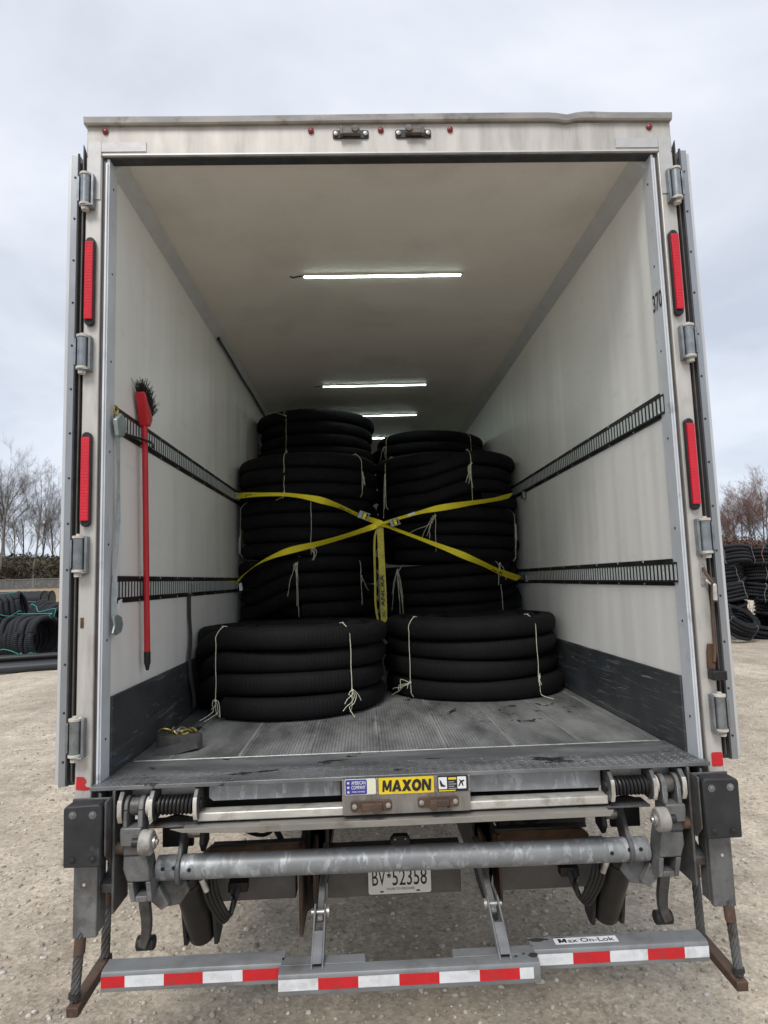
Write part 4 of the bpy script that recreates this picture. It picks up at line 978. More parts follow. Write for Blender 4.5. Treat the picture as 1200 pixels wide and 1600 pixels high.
def twine_mesh(R, rt, H, dx, zk, nst, seed, spread=.10, r=.0021, floor_=False, ins=.075, drop=.10, full=True):
    """a tie round the bundle on its outer face at offset dx, a knot at height zk, loose ends"""
    q = random.Random(seed); ph = math.asin(max(-.99, min(.99, dx / R)))
    er = Vector((math.sin(ph), -math.cos(ph), 0)); et = Vector((math.cos(ph), math.sin(ph), 0))
    p = lambda rad, z, o=0: er * rad + et * o + Vector((0, 0, z))
    wv = q.uniform(-.012, .012)
    pts = [p(R - ins, H + .004), p(R - ins * .5, H + .008), p(R - .05, H + .006), p(R - .02, H - .012, wv * .3), p(R + .009, H - .05, wv * .6)]
    for z in np.linspace(H - .09, .06, 6): pts.append(p(R + .012, float(z), wv + q.uniform(-.003, .003)))
    pts += [p(R + .008, .035, wv), p(R - .01, .010, wv)]
    mb = MB().tube(smooth_pts(pts, 3), r, 5)
    k = p(R + .016, zk, wv)
    mb.lathe([(0, .002), (.004, .006), (.010, .007), (.016, .004)], k + Vector((0, 0, -.008)), (0.2, 0, 1), 8)
    sgn = q.choice((-1, 1))
    for j in range(nst):
        a = q.choice((-1, .15, 1, .5)) * q.uniform(.15, 1.1) * sgn; ln = q.uniform(.35, 1.25); kink = q.uniform(-.35, .35); curl = q.uniform(-.5, 1.1)
        pp = [k]
        for i in range(1, 6):
            t = i / 5
            o = a * spread * ln * t + kink * spread * math.sin(t * PI * 1.3) * .5 + q.uniform(-.004, .004); zz_ = zk + .03 * curl * math.sin(t * PI) - drop * ln * (t ** (1 + .6 * abs(curl))) + q.uniform(-.005, .005)
            ro = R + .016 + .012 * t
            if floor_ and zz_ < .006: zz_ = .006; ro = R + .02 + .09 * t
            pp.append(p(ro, zz_, wv + o))
        mb.tube(smooth_pts(pp, 3), r * .9, 5)
    return mb
CG = 'black sleeved drain pipe coils loaded in the truck'
RT = .0625
front_mesh = [coil_mesh(.585, RT, 4, 3, s, H=.495) for s in (11, 12)]
stackm = [coil_mesh(.583, .060, 4, 3, s, H=.47) for s in (21, 22, 23)]
stack3 = coil_mesh(.583, .060, 3, 3, 24, H=.355)
def sock_coil(me, loc, rz, H, label, ties, tilt=(0, 0), sz=1.0, floor_=False, R=.585, mt=None, tw=None, group=CG, name='pipe_coil'):
    if not me.materials: me.materials.append(mt or sock_m)
    t = thing(name, label, 'pipe coil', loc, group, (tilt[0], tilt[1], 0))
    c = bpy.data.objects.new('pipe', me); COL.objects.link(c); c.parent = t; c.rotation_euler = (0, 0, rz); c.scale = (1, 1, sz)
    for i, (dx, zk, n, sp, dr) in enumerate(ties):
        obj('twine', twine_mesh(R, RT, H, dx, zk, n, int(abs(dx * 1000)) + i + int(loc[2] * 77), sp, floor_=floor_, drop=dr), tw or twine_m, t, local=True)
    return t
sock_coil(front_mesh[0], (-.600, 1.555, .002), 2.5, .50, 'front left coil lying flat on the truck floor, nearest the left wall and rolled strap', [(-.385, .10, 4, -.10, .11), (.36, .13, 5, .20, .10)], floor_=True, tilt=(-.012, .0))
sock_coil(front_mesh[1], (.594, 1.885, .002), .6, .50, 'front right coil lying flat on the truck floor beside the right kick plate', [(-.455, .10, 5, .22, .08), (.31, .13, 4, .05, .12)], floor_=True)
LS = [(-.592, 2.872, 0.0, 0, 1.0, 'lowest coil of the left stack behind the front left coil', [(.2, .2, 2, .06, .1)], (.0, .0)),
      (-.590, 2.880, .474, 1, 1.0, 'second coil up in the left stack, just above its bottom coil', [(-.036, .42, 5, .09, .26), (.42, .3, 2, .05, .1)], (.0, -.018)),
      (-.593, 2.865, .950, 2, .97, 'third coil up in the left stack, crossed by the lower left yellow strap', [(.057, .07, 4, .15, .10), (-.53, .16, 2, .03, .12)], (.0, .014)),
      (-.589, 2.875, 1.410, 3, 1.0, 'fourth and uppermost coil of the left stack facing the doors', [(-.145, .03, 3, .13, .07), (.44, .2, 3, .05, .2)], (.0, .008))]
for (x, y, z, k, szz, lab, ties, tl2) in LS:
    sock_coil(stack3 if k == 3 else stackm[k % 3], (x, y, z), 1.2 + k * 1.9, (.36 if k == 3 else .47) * szz, lab, ties, tilt=tl2, sz=szz)
RS = [(.592, 2.90, 0.0, 1, .93, 'lowest coil of the right stack behind the front right coil', [(.1, .2, 2, .05, .1)], (0, 0)),
      (.594, 2.885, .438, 2, .91, 'second coil up in the right stack, with frayed twine beside the hanging strap tail', [(-.44, .40, 6, .10, .30), (.34, .40, 4, .08, .14)], (0, -.03)),
      (.595, 2.895, .868, 0, .93, 'third coil up in the right stack, with splayed twine knotted near its top', [(-.18, .36, 5, .20, .16), (.50, .3, 4, .05, .15)], (0, .022)),
      (.591, 2.885, 1.305, 1, .95, 'fourth coil up in the right stack, with a big twine knot near its top', [(.12, .33, 6, .12, .18), (-.52, .3, 5, .06, .3)], (0, .01))]
for (x, y, z, k, szz, lab, ties, tl2) in RS:
    sock_coil(stackm[k % 3], (x, y, z), 2.2 + k * 1.3, .47 * szz, lab, ties, tilt=tl2, sz=szz)
sock_coil(stackm[0], (-.592, 4.08, 1.42), 2.0, .47, 'back row coil on the left, mostly hidden behind the left stack', [(.5, .3, 1, .05, .2)])
sock_coil(stackm[1], (-.592, 3.84, 1.905), 1.0, .47, 'highest coil of all, back row left, reaching almost to the ceiling lights', [(-.24, .40, 2, .22, -.05)], tilt=(0, .01))
sock_coil(stackm[2], (.592, 4.10, 1.32), 3.0, .43, 'back row coil on the right, mostly hidden behind the right stack', [(.1, .3, 1, .05, .1)])
sock_coil(stackm[2], (.585, 4.08, 1.76), 0.3, .43, 'highest coil on the right, back row, with a loop of twine at its side', [(.36, .10, 3, .10, .20), (-.46, .3, 3, .08, .1)], tilt=(0, .015), sz=.93)

# ---------------------------------------------------------------- yellow cargo straps
def front_y(x):
    a = abs(x); 
    if a < .6: return 2.262
    a = min(a, 1.165)
    return 2.885 - math.sqrt(max(.625 ** 2 - (a - .6) ** 2, .02))
def on_front(px, py, off=0):
    y = 2.27
    for _ in range(6): p = at(px, py, y=y); y = front_y(p.x) + off
    return at(px, py, y=y)
def strap(name, label, pxs, w_, m, off=0, texts=(), ends=()):
    pts = smooth_pts([on_front(a, b, off) for a, b in pxs], 6)
    c = pts[len(pts) // 2]
    t = thing(name, label, 'cargo strap', tuple(c), 'yellow webbing straps across the load')
    nr = []
    for i, p in enumerate(pts):
        tg = (pts[min(i + 1, len(pts) - 1)] - pts[max(i - 1, 0)]); n = Vector((tg.y, -tg.x, 0)); n = n if n.y < 0 else -n
        nr.append(n + Vector((0, 0, .12 * math.sin(i * .17))))
    ww = [w_ * (1 - .22 * math.exp(-((i / len(pts) - .55) / .12) ** 2) - .06 * math.sin(i * .13)) for i in range(len(pts))]
    obj('webbing', MB().ribbon(pts, ww, nr), m, t)
    for (s_, px, py, px2, py2, ht) in texts:
        a = on_front(px, py, off - .004); b = on_front(px2, py2, off - .004); u = (b - a); v = Vector((0, -1, 0)).cross(u).normalized()
        if v.z < 0: v = -v
        text('print', s_, (a + b) / 2, u, v, u.length, ht, ink_m, t, bold=.03)
    return t, pts
tA, pA = strap('ratchet_strap', 'yellow strap running from the upper left track down to the lower right track', [(369, 775), (400, 773), (450, 773), (495, 780), (530, 791), (560, 805), (590, 816), (615, 826), (660, 843), (710, 862), (750, 879), (780, 893), (811, 904)], .053, yellowweb,
      texts=[('CRA', 383, 775, 403, 774.5, .024), ('XL A', 529, 791, 549, 799, .02), ('XL A', 768, 888, 785, 896, .02)])
tB, pB = strap('ratchet_strap', 'yellow strap rising from the lower left track to the upper right track', [(366, 914), (385, 895), (410, 877), (450, 861), (500, 849), (545, 836), (580, 824), (600, 817), (640, 805), (680, 795), (730, 787), (770, 781), (799, 774)], .052, yellowweb, off=-.008)
# ratchets
def ratchet(t, px, py, ang, L_=.085, W_=.052, off=-.03):
    c = on_front(px, py, off); u = Vector((math.cos(ang), 0, math.sin(ang))); v = Vector((-math.sin(ang), 0, math.cos(ang))); n = Vector((0, -1, 0))
    mb = MB(); 
    for q in (-1, 1): mb.obox(c + v * (q * W_ / 2), u * (L_ / 2), v * .002, n * .014)
    mb.cyl(c - v * W_ / 2 - u * .02, c + v * W_ / 2 - u * .02, .009, n=10).cyl(c - v * W_ / 2 + u * .03, c + v * W_ / 2 + u * .03, .006, n=10)
    mb.obox(c + u * (-L_ * .38) + n * .012, u * .010, v * (W_ / 2), n * .002)
    r_ = obj('ratchet', mb, hinge_m, t)
    obj('spool', MB().cyl(c - v * W_ * .4 + u * .002, c + v * W_ * .4 + u * .002, .013, n=12), yellowweb, r_)
ratchet(tA, 569, 806, -.38); ratchet(tB, 617, 816, .33, .075, .05)
c = on_front(643, 804, -.012)
obj('care_tag', MB().obox(c, Vector((.030, 0, .010)), Vector((-.004, 0, .012)), Vector((0, .0006, 0))), wprint_m, tB)
c = on_front(376, 917, -.02)
obj('care_tag', MB().obox(c, Vector((.012, 0, .003)), Vector((-.004, 0, .030)), Vector((0, .0006, 0))), wprint_m, tB)
for t, p, s in ((tA, pA[0], -1), (tA, pA[-1], 1), (tB, pB[0], -1), (tB, pB[-1], 1)):
    obj('end_fitting', MB().box(s * (WI - .035), s * (WI - .012), p.y - .03, p.y + .03, p.z - .028, p.z + .028), hinge_m, t, .003)
# hanging tail of the strap
tp = [on_front(594, 826, -.010), on_front(595, 850, -.012), on_front(597, 890, -.006), on_front(599, 930, -.010), on_front(600, 972, -.014)]
tpp = smooth_pts(tp, 6)
obj('strap_tail', MB().ribbon(tpp, .049, [Vector((.12 * math.sin(i * .3), -1, 0)) for i in range(len(tpp))]), tailweb, tB)
tp2 = [on_front(597, 822, -.004), on_front(588, 830, .0), on_front(585, 850, .01), on_front(586, 900, .01), on_front(587, 945, .005), on_front(591, 970, .0)]
tpp = smooth_pts(tp2, 5)
obj('strap_tail', MB().ribbon(tpp, .018, Vector((-.5, -.8, 0))), tailweb, tB)
a = on_front(598.5, 948, -.018); b = on_front(597, 898, -.016)
text('print', 'ANCRA', (a + b) / 2, b - a, (-1, 0, 0), (b - a).length, .030, ink_m, tB, bold=.03)
a = on_front(600, 965, -.019); b = on_front(599.5, 954, -.019)
text('print', 'XL', (a + b) / 2, b - a, (-1, 0, 0), (b - a).length, .022, ink_m, tB, bold=.02)

# ---------------------------------------------------------------- broom
bx = -1.145
def BX(px, py): return at(px, py, x=bx)
p0, p1 = BX(230, 1022), BX(226, 656)
br_ = thing('broom', 'red handled push broom hung bristles up on the left wall', 'broom', tuple(BX(230, 1047)))
obj('handle', MB().cyl(p0, p1, .0135, n=20), broomred, br_)
obj('end_cap', MB().lathe([(0, .015), (.05, .015), (.065, .011), (.085, .007)], p0 + (p1 - p0).normalized() * .012, p0 - p1, 18), black_m, br_)
hd = MB(); top = p1 + Vector((0, 0, .02)); dr = Vector((0, -.30, 1)).normalized(); n = Vector((0, 1, .30)).normalized()
# head: flared plastic block leaning towards the doors
q = [Vector((0, -.018, -.03)), Vector((0, .020, -.03)), Vector((0, .050, .010)), Vector((0, .043, .030)), Vector((0, -.045, .118)), Vector((0, -.070, .115)), Vector((0, -.030, .03))]
vs = [p1 + a_ + Vector((dx_, 0, 0)) for dx_ in (-.022, .022) for a_ in q]; m_ = len(q)
hd.add(vs, [tuple(range(m_)), tuple(range(2 * m_ - 1, m_ - 1, -1))] + [(i, m_ + i, m_ + (i + 1) % m_, (i + 1) % m_) for i in range(m_)])
obj('head', hd, broomred, br_, .005)
bs_ = MB(); qr = random.Random(5)
for i in range(560):
    t = qr.random(); base = p1 + Vector((qr.uniform(-.02, .024), .046 - .106 * t, .026 + .088 * t))
    d = Vector((qr.gauss(.10, .16), .30 + qr.gauss(0, .16) + (t < .12) * .3 - (t > .88) * .55, .75)).normalized() * qr.uniform(.035, .072)
    bs_.tube([base, base + d * .5, base + d + Vector((qr.gauss(0, .004), qr.gauss(0, .005), 0))], .0011, 3)
obj('bristles', bs_, bristle_m, br_, smooth=False)
bk = MB().tube(smooth_pts([BX(196, 676) + Vector((-.02, 0, 0)), BX(208, 682), BX(225, 690) + Vector((.022, 0, 0)), BX(238, 694), BX(246, 699) + Vector((-.02, 0, 0))], 5), .006, 8)
sp_ = tag(obj('bungee_cord', bk, black_m), 'short black cord holding the red broom against the left track', 'cord')
# ---------------------------------------------------------------- grey cam strap on the left wall
gx = -1.160
def GX(px, py, d=0): return at(px, py, x=gx + d)
gs = thing('cam_strap', 'pale grey webbing strap with cam buckle hanging at the left rear of the wall', 'strap', tuple(GX(180, 990)))
pts = smooth_pts([GX(184, 672), GX(185, 720), GX(185, 770), GX(184, 820), GX(181, 870), GX(179, 910), GX(178, 945), GX(177, 965)], 5)
obj('webbing', MB().ribbon(pts, [.024 - .006 * abs(math.sin(i * .22)) for i in range(len(pts))], [Vector((1, -.8 + .5 * math.sin(i * .2), 0)) for i in range(len(pts))]), greyweb, gs)
obj('buckle', MB().prism([(p.y, p.z) for p in (GX(176, 655), GX(184, 646), GX(190, 655), GX(192, 672), GX(187, 683), GX(179, 681))], 'x', gx, gx + .018), M('buckle_zinc', (.40, .46, .46), (.30, .35, .35), .4, .5, sc=20), gs, .003)
obj('hook', MB().tube(smooth_pts([GX(181, 650), GX(178, 640), GX(180, 634), GX(184, 640), GX(183, 648)], 4), .004, 6), zincy_m, gs)
obj('end_hook', MB().prism([(p.y, p.z) for p in (GX(174, 964), GX(180, 960), GX(187, 964), GX(189, 976), GX(186, 988), GX(178, 993), GX(173, 990), GX(176, 978))], 'x', gx + .002, gx + .010), MATS['buckle_zinc'], gs, .002)
obj('care_tag', MB().obox(GX(188, 944, .012), Vector((0, .018, .004)), Vector((0, -.003, .018)), Vector((.001, 0, 0))), wprint_m, gs)
# black strap hanging from the lower left track
pts = smooth_pts([at(296, 925, x=-1.168), at(296, 960, x=-1.168), at(298, 1000, x=-1.165), at(296, 1035, x=-1.16), at(299, 1065, x=-1.155), at(303, 1088, x=-1.15), at(303, 1103, x=-1.14)], 5)
bsx = thing('black_strap', 'thin black webbing strap dangling from the lower left track to the floor', 'strap', tuple(pts[-1]))
obj('webbing', MB().ribbon(pts, .026, [Vector((1, -.5, 0))] * len(pts)), blackweb, bsx)
obj('hook', MB().box(-1.171, -1.155, pts[0].y - .014, pts[0].y + .014, pts[0].z - .01, pts[0].z + .05), hinge_m, bsx, .002)
# ---------------------------------------------------------------- rolled strap on the floor
rc = Vector((-1.015, .50, .003))
rs = thing('rolled_strap', 'rolled dark grey webbing strap with brass coloured hooks lying on the truck floor', 'rolled strap', tuple(rc))
n = 240; turns = 6; pts = []; nr = []
for i in range(n + 1):
    t = i / n * turns * 2 * PI; r = .020 + .045 * i / n
    ex_ = r + .040
    pts.append(rc + Vector((ex_ * math.cos(t), r * math.sin(t) * .85, .038 + .003 * math.sin(t * 1.3)))); nr.append(Vector((math.cos(t), math.sin(t), 0)))
w_ = [.060 + .004 * math.sin(i * .3) for i in range(n + 1)]
obj('webbing', MB().ribbon(pts, w_, nr, .0045), dirtyweb, rs)
ta = [rc + Vector((.09, -.035, .028)), rc + Vector((.02, -.075, .020)), rc + Vector((-.04, -.092, .010)), rc + Vector((-.08, -.095, .004))]
obj('loose_end', MB().ribbon(smooth_pts(ta, 5), .045, [Vector((0, -1, .5))] * 16, .004), blackweb, rs)
for i, (a, b, c_) in enumerate(((-.09, .01, 0), (.0, .03, 1), (.075, .0, 0), (.045, -.03, 2), (-.03, -.02, 2))):
    o_ = rc + Vector((a * .8, b * .8, .077)); a_ = i * 1.3
    u = Vector((math.cos(a_), math.sin(a_), 0)) * .028
    obj('hook', MB().tube(smooth_pts([o_ - u, o_ - u * .4 + Vector((0, 0, .012)), o_ + u * .6 + Vector((0, 0, .010)), o_ + u + Vector((.01, .008, -.004)), o_ + u * .3 + Vector((.016, .012, -.003))], 4), .0045, 6), zincy_m if c_ != 1 else bolt_m, rs)
obj('buckle', MB().box(rc.x - .03, rc.x + .022, rc.y + .0, rc.y + .035, rc.z + .073, rc.z + .081).box(rc.x - .034, rc.x - .0305, rc.y, rc.y + .035, rc.z + .068, rc.z + .095), bolt_m, rs, .001)

# ================================================================ the yard
def yard_tie(R, H, ph, r=.008, seed=0, ins=.12, jit=.03):
    er = Vector((math.sin(ph), -math.cos(ph), 0)); et = Vector((math.cos(ph), math.sin(ph), 0)); q_ = random.Random(int(ph * 1000) + seed)
    p = lambda rad, z: er * rad + et * q_.uniform(-jit, jit) + Vector((0, 0, z))
    pts = [p(R - ins, H + .01), p(R - .03, H + .01), p(R + .010, H - .05)] + [p(R + .012, H - (H - .05) * k / 4) for k in range(1, 5)] + [p(R - .03, -.01)]
    return MB().tube(smooth_pts(pts, 3), r, 5)
yardm = [coil_mesh(.62, .062, 5, 2, s, seg=56, ns=10, wob=.026, H=.50, sq=1) for s in (31, 32, 33)]
for m_ in yardm: m_.materials.append(corr_m)
def yard_coil(i, x, y, z, rot, label, tw, group):
    t = thing('pipe_coil', label, 'pipe coil', (x, y, z), group, rot)
    c = bpy.data.objects.new('pipe', yardm[i % 3]); COL.objects.link(c); c.parent = t; c.rotation_euler = (0, 0, i * 1.1)
    for k in range(4): obj('twine', yard_tie(.635, .505, k * 1.57 + i * .7 + .3, .006), tw, t, local=True)
    return t
YG = 'corrugated pipe coils heaped in the yard right of the truck'
q = random.Random(12)
greyt = M('grey_twine', (.22, .22, .24), (.17, .17, .19), .8, 0, bmp=0)
cols = [('nearest column by the truck door', 9.9), ('second column out from the truck door', 11.15), ('third column out', 12.4), ('outermost column of the heap', 13.7)]
rows = ['lying on the gravel', 'one up from the gravel', 'two up from the gravel', 'three up from the gravel', 'on top of the heap']
for ci, (cn, x) in enumerate(cols):
    for ri in range(5):
        z = GZ + .02 + ri * .485
        if ri == 0 and ci == 0:
            # the leaning coil at the corner shows its open eye
            yc_ = yard_coil(0, x - .22, 14.3, GZ + .36, (math.radians(38), .12, .25), 'coil leaning at the foot of the right heap, its open eye showing', greyt, YG); yc_.scale = (.78, .78, .9); continue
        yard_coil(ci * 5 + ri, x + q.uniform(-.22, .22), 14.9 + q.uniform(-.2, .25) + .05 * ri, z, (q.uniform(-.16, .26), q.uniform(-.26, .26), q.uniform(0, 6)),
                  'coil %s, %s' % (rows[ri], cn), twinep_m if (ci + ri) % 4 == 1 else greyt, YG)
for ri, x in enumerate((10.5, 11.8, 13.1)):
    yard_coil(ri + 1, x, 16.0, GZ + 1.98, (q.uniform(-.1, .3), q.uniform(-.5, .5), q.uniform(0, 6)), ['back coil tipped over the top of the right heap nearest the truck', 'back coil on the middle of the right heap crest', 'back coil on the far right of the heap crest'][ri], greyt, YG)

# left of the truck: bundles on their sides, long straight pipes
bigm = [coil_mesh(.62, .072, 9, 1, s, seg=64, ns=10, wob=.022, H=1.27, sq=1) for s in (41, 42)]
for m_ in bigm: m_.materials.append(bigcorr_m)
LG = 'large corrugated pipe bundles in the yard left of the truck'
def bundle(i, x, y, z, rot, label, sx=1.0):
    t = thing('pipe_bundle', label, 'pipe bundle', (x, y, z), LG, rot)
    c = bpy.data.objects.new('pipe', bigm[i % 2]); COL.objects.link(c); c.parent = t; c.rotation_euler = (0, 0, i * 1.3); c.scale = (sx, sx, 1)
    for k in range(3): obj('twine', yard_tie(.65 * sx, 1.27, k * 2.1 + i, .010, jit=.12), twineg_m, t, local=True)
    for j in range(5):
        ph = q.uniform(-1.2, 1.2); b0 = Vector((math.sin(ph) * .68 * sx, -math.cos(ph) * .68 * sx, q.uniform(.15, 1.15))); pp_ = [b0]
        for _ in range(5): pp_.append(pp_[-1] + Vector((q.uniform(-.09, .09), q.uniform(-.03, .01), q.uniform(-.12, .10))))
        obj('twine_knot', MB().tube(smooth_pts(pp_, 3), .011, 5), twineg_m, t, local=True)
def lie(az): return (PI / 2, 0, az)      # axis horizontal
bl_ = [(-8.35, 15.3, 1.0, 'left yard bundle with its open eye facing the truck', 1.0), (-10.2, 15.2, 1.0, 'left yard bundle beside the one with the open eye, at the photo edge', 1.0), (-12.0, 15.5, 1.0, 'farthest left yard bundle of the near row', 1.0)]
for i, (x, y, sx, lab, _) in enumerate(bl_): bundle(i, x + .5, y, GZ + .66, (PI / 2, 0, math.radians(62 + 8 * i)), lab, sx)
for i, (x, y, z, az, tl3) in enumerate(((-9.6, 16.5, 1.22, 55, .15), (-11.4, 16.4, 1.25, 100, -.2))):
    bundle(i, x, y, GZ + z, (PI / 2 + tl3, .2, math.radians(az)), ['smaller bundle tipped on top of the open eyed bundle', 'smaller bundle slumped on top at the far left'][i], .72)
for i, (x, y) in enumerate(((-9.2, 18.9), (-10.7, 18.8), (-12.6, 18.8))):
    bundle(i + 1, x + .4, y, GZ + .98, (PI / 2, 0, math.radians(75 + 10 * i)), ['second row bundle raised behind the open eyed bundle', 'second row bundle in the middle of the left yard', 'second row bundle at the far left of the yard'][i], .9)
# row of capped pipe lengths behind
PG = 'straight pipes stacked in the yard left of the truck'
for i in range(6):
    y = 21.8 + .62 * (i % 2); z = gz(-14, y) + .34 + .62 * (i // 2) + (.0)
    pp = thing('stacked_pipe', ['lowest front', 'lowest back', 'middle front', 'middle back', 'top front', 'top back'][i] + ' ribbed black pipe in the far stack left of the truck', 'pipe', (-15.0, y, z - .3), PG)
    prof = []
    for k in range(60):
        h = k * .12; prof.append((h, .34 if k % 2 else .31))
    obj('pipe', MB().lathe(prof, (-19.3, y, z), (1, .02, 0), 20), corr_m, pp)
    obj('mouth', MB().lathe([(0, .27), (.012, .27)], (-19.3 + 7.09, y + .142, z), (1, .02, 0), 20), black_m, pp)
smooth_m = M('smooth_pipe', (.03, .034, .042), (.022, .025, .03), .4, 0, sc=1, bmp=0)
for i, (yy, zz_, rr3) in enumerate(((13.15, .11, .11), (13.65, .10, .10), (13.9, .28, .09), (14.15, .10, .10))):
    a = Vector((-14.5, yy - 2.3, GZ + zz_ + .01)); b = Vector((-6.9, yy + .55, GZ + zz_ + .01))
    pp = thing('straight_pipe', ['nearest smooth grey black pipe lying along the gravel left of the truck', 'second smooth pipe back on the gravel left of the truck', 'smooth pipe resting on top of the two pipes beneath it', 'fourth smooth pipe back, touching the bundles'][i], 'pipe', tuple((a + b) / 2), PG)
    obj('pipe', MB().cyl(a, b, rr3, n=20), smooth_m if i == 0 else black_m, pp)
    obj('mouth', MB().cyl(b + Vector((.001, .0003, 0)), b + Vector((.006, .001, 0)), rr3 * .85, n=20), black_m, pp)

# ---------------------------------------------------------------- fence, brush, trees
fy = 84
fn = thing('chain_link_fence', 'low chain link fence on dry grass in front of the bare trees', 'fence', (-50, fy, gz(-50, fy)))
fp = MB(); fr = []
for x in np.arange(-80, -35, 3.0):
    fp.cyl((x, fy, gz(x, fy) - .2), (x, fy, gz(x, fy) + 1.35), .04, n=6)
    obj('post', fp, fence_m, fn); fp = MB()
obj('top_rail', MB().tube([(x, fy, gz(x, fy) + 1.33) for x in np.arange(-80, -35, 3.0)], .035, 6), fence_m, fn)
def mesh_mat():
    m, nt, bs = base_mat('chain_link'); bs.inputs['Base Color'].default_value = (.30, .31, .31, 1); bs.inputs['Roughness'].default_value = .5; bs.inputs['Alpha'].default_value = .22
    return m
fm = MB(); X_ = list(np.arange(-80, -35, 3.0))
for a, b in zip(X_[:-1], X_[1:]): fm.box(a, b, fy + .05, fy + .06, gz(a, fy) + .05, gz(a, fy) + 1.31)
obj('wire_mesh', fm, mesh_mat(), fn, smooth=False)

def brush(name, xa, xb, ya, yb, n, hmin, hmax, m, seed, label):
    r = np.random.RandomState(seed); V_ = []; F = []
    for i in range(n):
        x = r.uniform(xa, xb); y = r.uniform(ya, yb); z0 = gz(x, y); h = hmin + (hmax - hmin) * r.rand() * (.65 + .35 * math.sin(x * .31) * math.cos(x * .13 + 1))
        for k in range(4):
            zc = z0 + h * r.rand() ** .8; c = Vector((x + r.uniform(-.7, .7), y + r.uniform(-.5, .5), zc)); s_ = r.uniform(.12, .55)
            u = Vector(r.uniform(-1, 1, 3)).normalized() * s_; v = Vector(r.uniform(-1, 1, 3)).normalized() * s_ * .6
            b = len(V_); V_ += [tuple(c - u), tuple(c + v), tuple(c + u)]; F.append((b, b + 1, b + 2))
    mb = MB(); mb.v = V_; mb.f = F
    return tag(obj(name, mb, m, smooth=False), label, 'undergrowth', kind='stuff')
brush('undergrowth', -95, -20, 90, 104, 14000, 3.6, 5.6, brush_m, 1, 'tangled brown undergrowth below the bare trees on the left')
brush('evergreen_scrub', -95, -20, 98, 106, 14000, 4.2, 6.0, ever_m, 2, 'dark green scrub low behind the bare trees on the left')
brush('undergrowth', 30, 110, 95, 108, 26000, 3.2, 6.0, M('brush_reddish', (.16, .095, .075), (.10, .062, .05), .95, 0, sc=.5, bmp=0), 3, 'brown undergrowth below the reddish trees behind the right heap')
brush('far_woods', -160, 160, 130, 150, 30000, 4.0, 7.5, brush_m, 4, 'distant brown woods reading as one low mass on the horizon')

def tree_meshes(seed, H, lean=0, spread=1.0, dense=1.0, fork=3):
    r = random.Random(seed); tr = MB(); cr = MB()
    def grow(p, d, ln, rad, lvl):
        n = 4 if lvl < 2 else 3; pts = [p]; dd = d.copy()
        for i in range(n):
            dd = (dd + Vector((r.gauss(0, .09), r.gauss(0, .09), .055 + r.gauss(0, .05)))).normalized(); pts.append(pts[-1] + dd * (ln / n))
        r2 = rad * (.55 if lvl else .5)
        (tr if lvl <= 1 else cr).tube(pts, rad, 6 if lvl < 2 else 3, r2)
        if lvl >= 5: return
        k = {0: 8, 1: 6, 2: 5, 3: 5, 4: 4}[lvl]; k = max(2, int(k * dense))
        for i in range(k):
            t = (.42 + .58 * (i + r.random()) / k) if lvl == 0 else (.2 + .8 * (i + r.random()) / k)
            f = t * n; a = min(int(f), n - 1); q_ = pts[a].lerp(pts[a + 1], f - a)
            base = (pts[a + 1] - pts[a]).normalized(); o = base.orthogonal().normalized(); o.rotate(Matrix.Rotation(r.uniform(0, 2 * PI), 3, base))
            ang = r.uniform(.30, .70) * spread
            nd = (base * math.cos(ang) + o * math.sin(ang)).normalized()
            grow(q_, nd, ln * r.uniform(.42, .62) * (1.0 if lvl else .75), max(rad * (1 - .5 * t) * .50, .0055), lvl + 1)
    grow(Vector((0, 0, -.3)), Vector((lean, 0, 1)).normalized(), H * .86, H * .0115, 0)
    return tr, cr
def mk(mb, name, m):
    me = bpy.data.meshes.new(name); me.from_pydata(mb.v, [], mb.f); me.materials.append(m); me.update(); return me
tv = []
for i, (H, ln, sp2, dn) in enumerate(((17, .12, 1.1, 1.1), (15, .0, 1.0, 1.1), (16, -.06, 1.05, 1.1))):
    a, b = tree_meshes(100 + i, H, ln, sp2, dn); tv.append((mk(a, 'trunk', bark2_m if i != 1 else bark_m), mk(b, 'branches', twig_m)))
tr_ = []
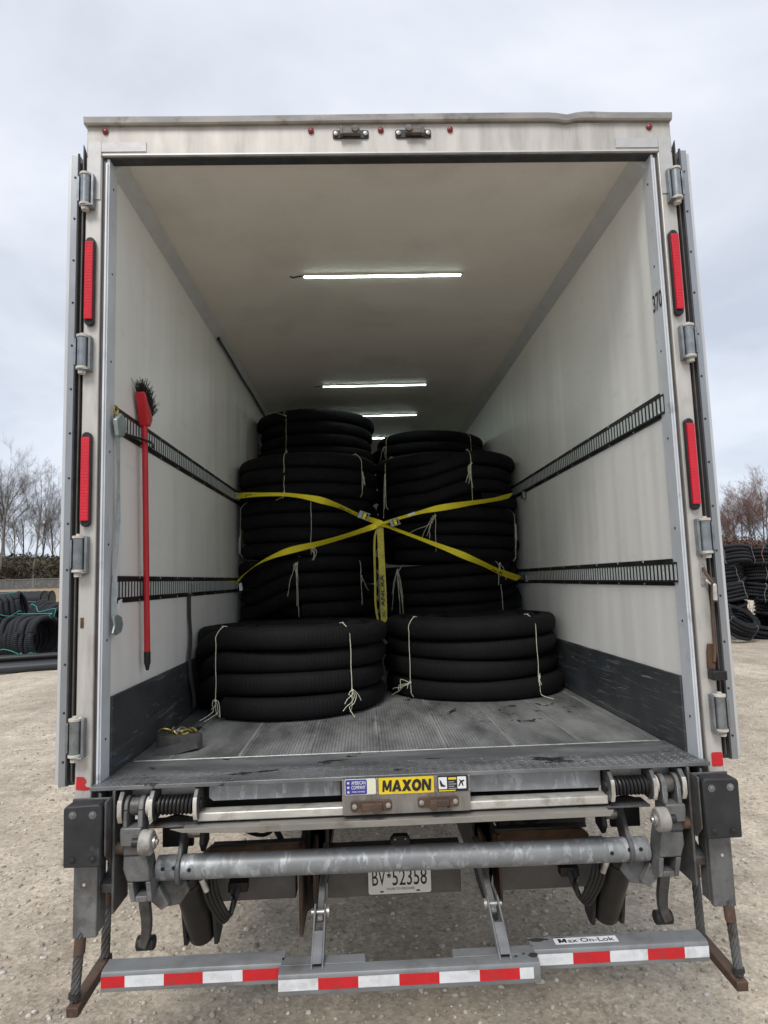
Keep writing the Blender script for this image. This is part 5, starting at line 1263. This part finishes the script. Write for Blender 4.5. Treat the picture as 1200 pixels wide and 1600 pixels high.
for i in range(2):
    a, b = tree_meshes(200 + i, 12.5, .02, 1.05, 1.0); tr_.append((mk(a, 'trunk', bark_m), mk(b, 'branches', twigr_m)))
def tree(v, x, y, s, rz, label, group):
    t = thing('bare_tree', label, 'tree', (x, y, gz(x, y)), group, (0, 0, rz)); s *= (.96 if x < 0 else .80); t.scale = (s, s, s)
    for nm, me in zip(('trunk', 'branches'), v): link(nm, me, t)
def xat(px, y): return at(px, 900, y=y).x
lt = [(0, -8, 90, 1.0, 'leaning tall bare tree at the left photo edge behind the fence'), (0, 12, 92, 1.02, 'tall bare tree with leaning pale trunk, second from the left photo edge'),
      (1, 38, 94, .80, 'slim bare tree between the leaning tree and the twin trunks'), (2, 52, 91, .95, 'straight pale bare tree in the middle of the left gap'),
      (1, 60, 95, .82, 'bare tree close beside the straight pale one'), (2, 78, 97, .78, 'thin bare tree just left of the truck door'), (1, 92, 98, .72, 'bare tree half hidden by the left truck door'),
      (2, 27, 100, .75, 'small bare tree farther back between the two tallest'), (0, -45, 93, .9, 'bare tree just beyond the left photo edge'), (1, 118, 96, .8, 'bare tree hidden behind the left truck door')]
for i, (v, px, y, s, lab) in enumerate(lt): tree(tv[v], xat(px, y), y, s, i * 2.3, lab, 'bare trees left of the truck')
rt_ = [(1128, 104, .93), (1136, 108, .9), (1143, 99, .95), (1151, 110, 1.0), (1158, 106, 1.0), (1166, 112, 1.05), (1172, 100, 1.05), (1180, 111, 1.15), (1188, 97, 1.18), (1196, 109, 1.25), (1204, 104, 1.22), (1216, 99, 1.2)]
ords = ['first clear of the truck door, front rank', 'first of the rear rank beside the truck door', 'second from the truck door, front rank', 'second of the rear rank', 'third from the truck door, front rank', 'third of the rear rank', 'fourth from the truck door, front rank', 'fourth of the rear rank', 'fifth from the truck door, rising tall', 'last of the rear rank, at the photo edge', 'tallest, at the right photo edge', 'just beyond the right photo edge']
for i, (px, y, s) in enumerate(rt_): tree(tr_[i % 2], xat(px, y), y, s, i * 1.9, 'reddish bare tree, ' + ords[i], 'reddish bare trees behind the right heap')
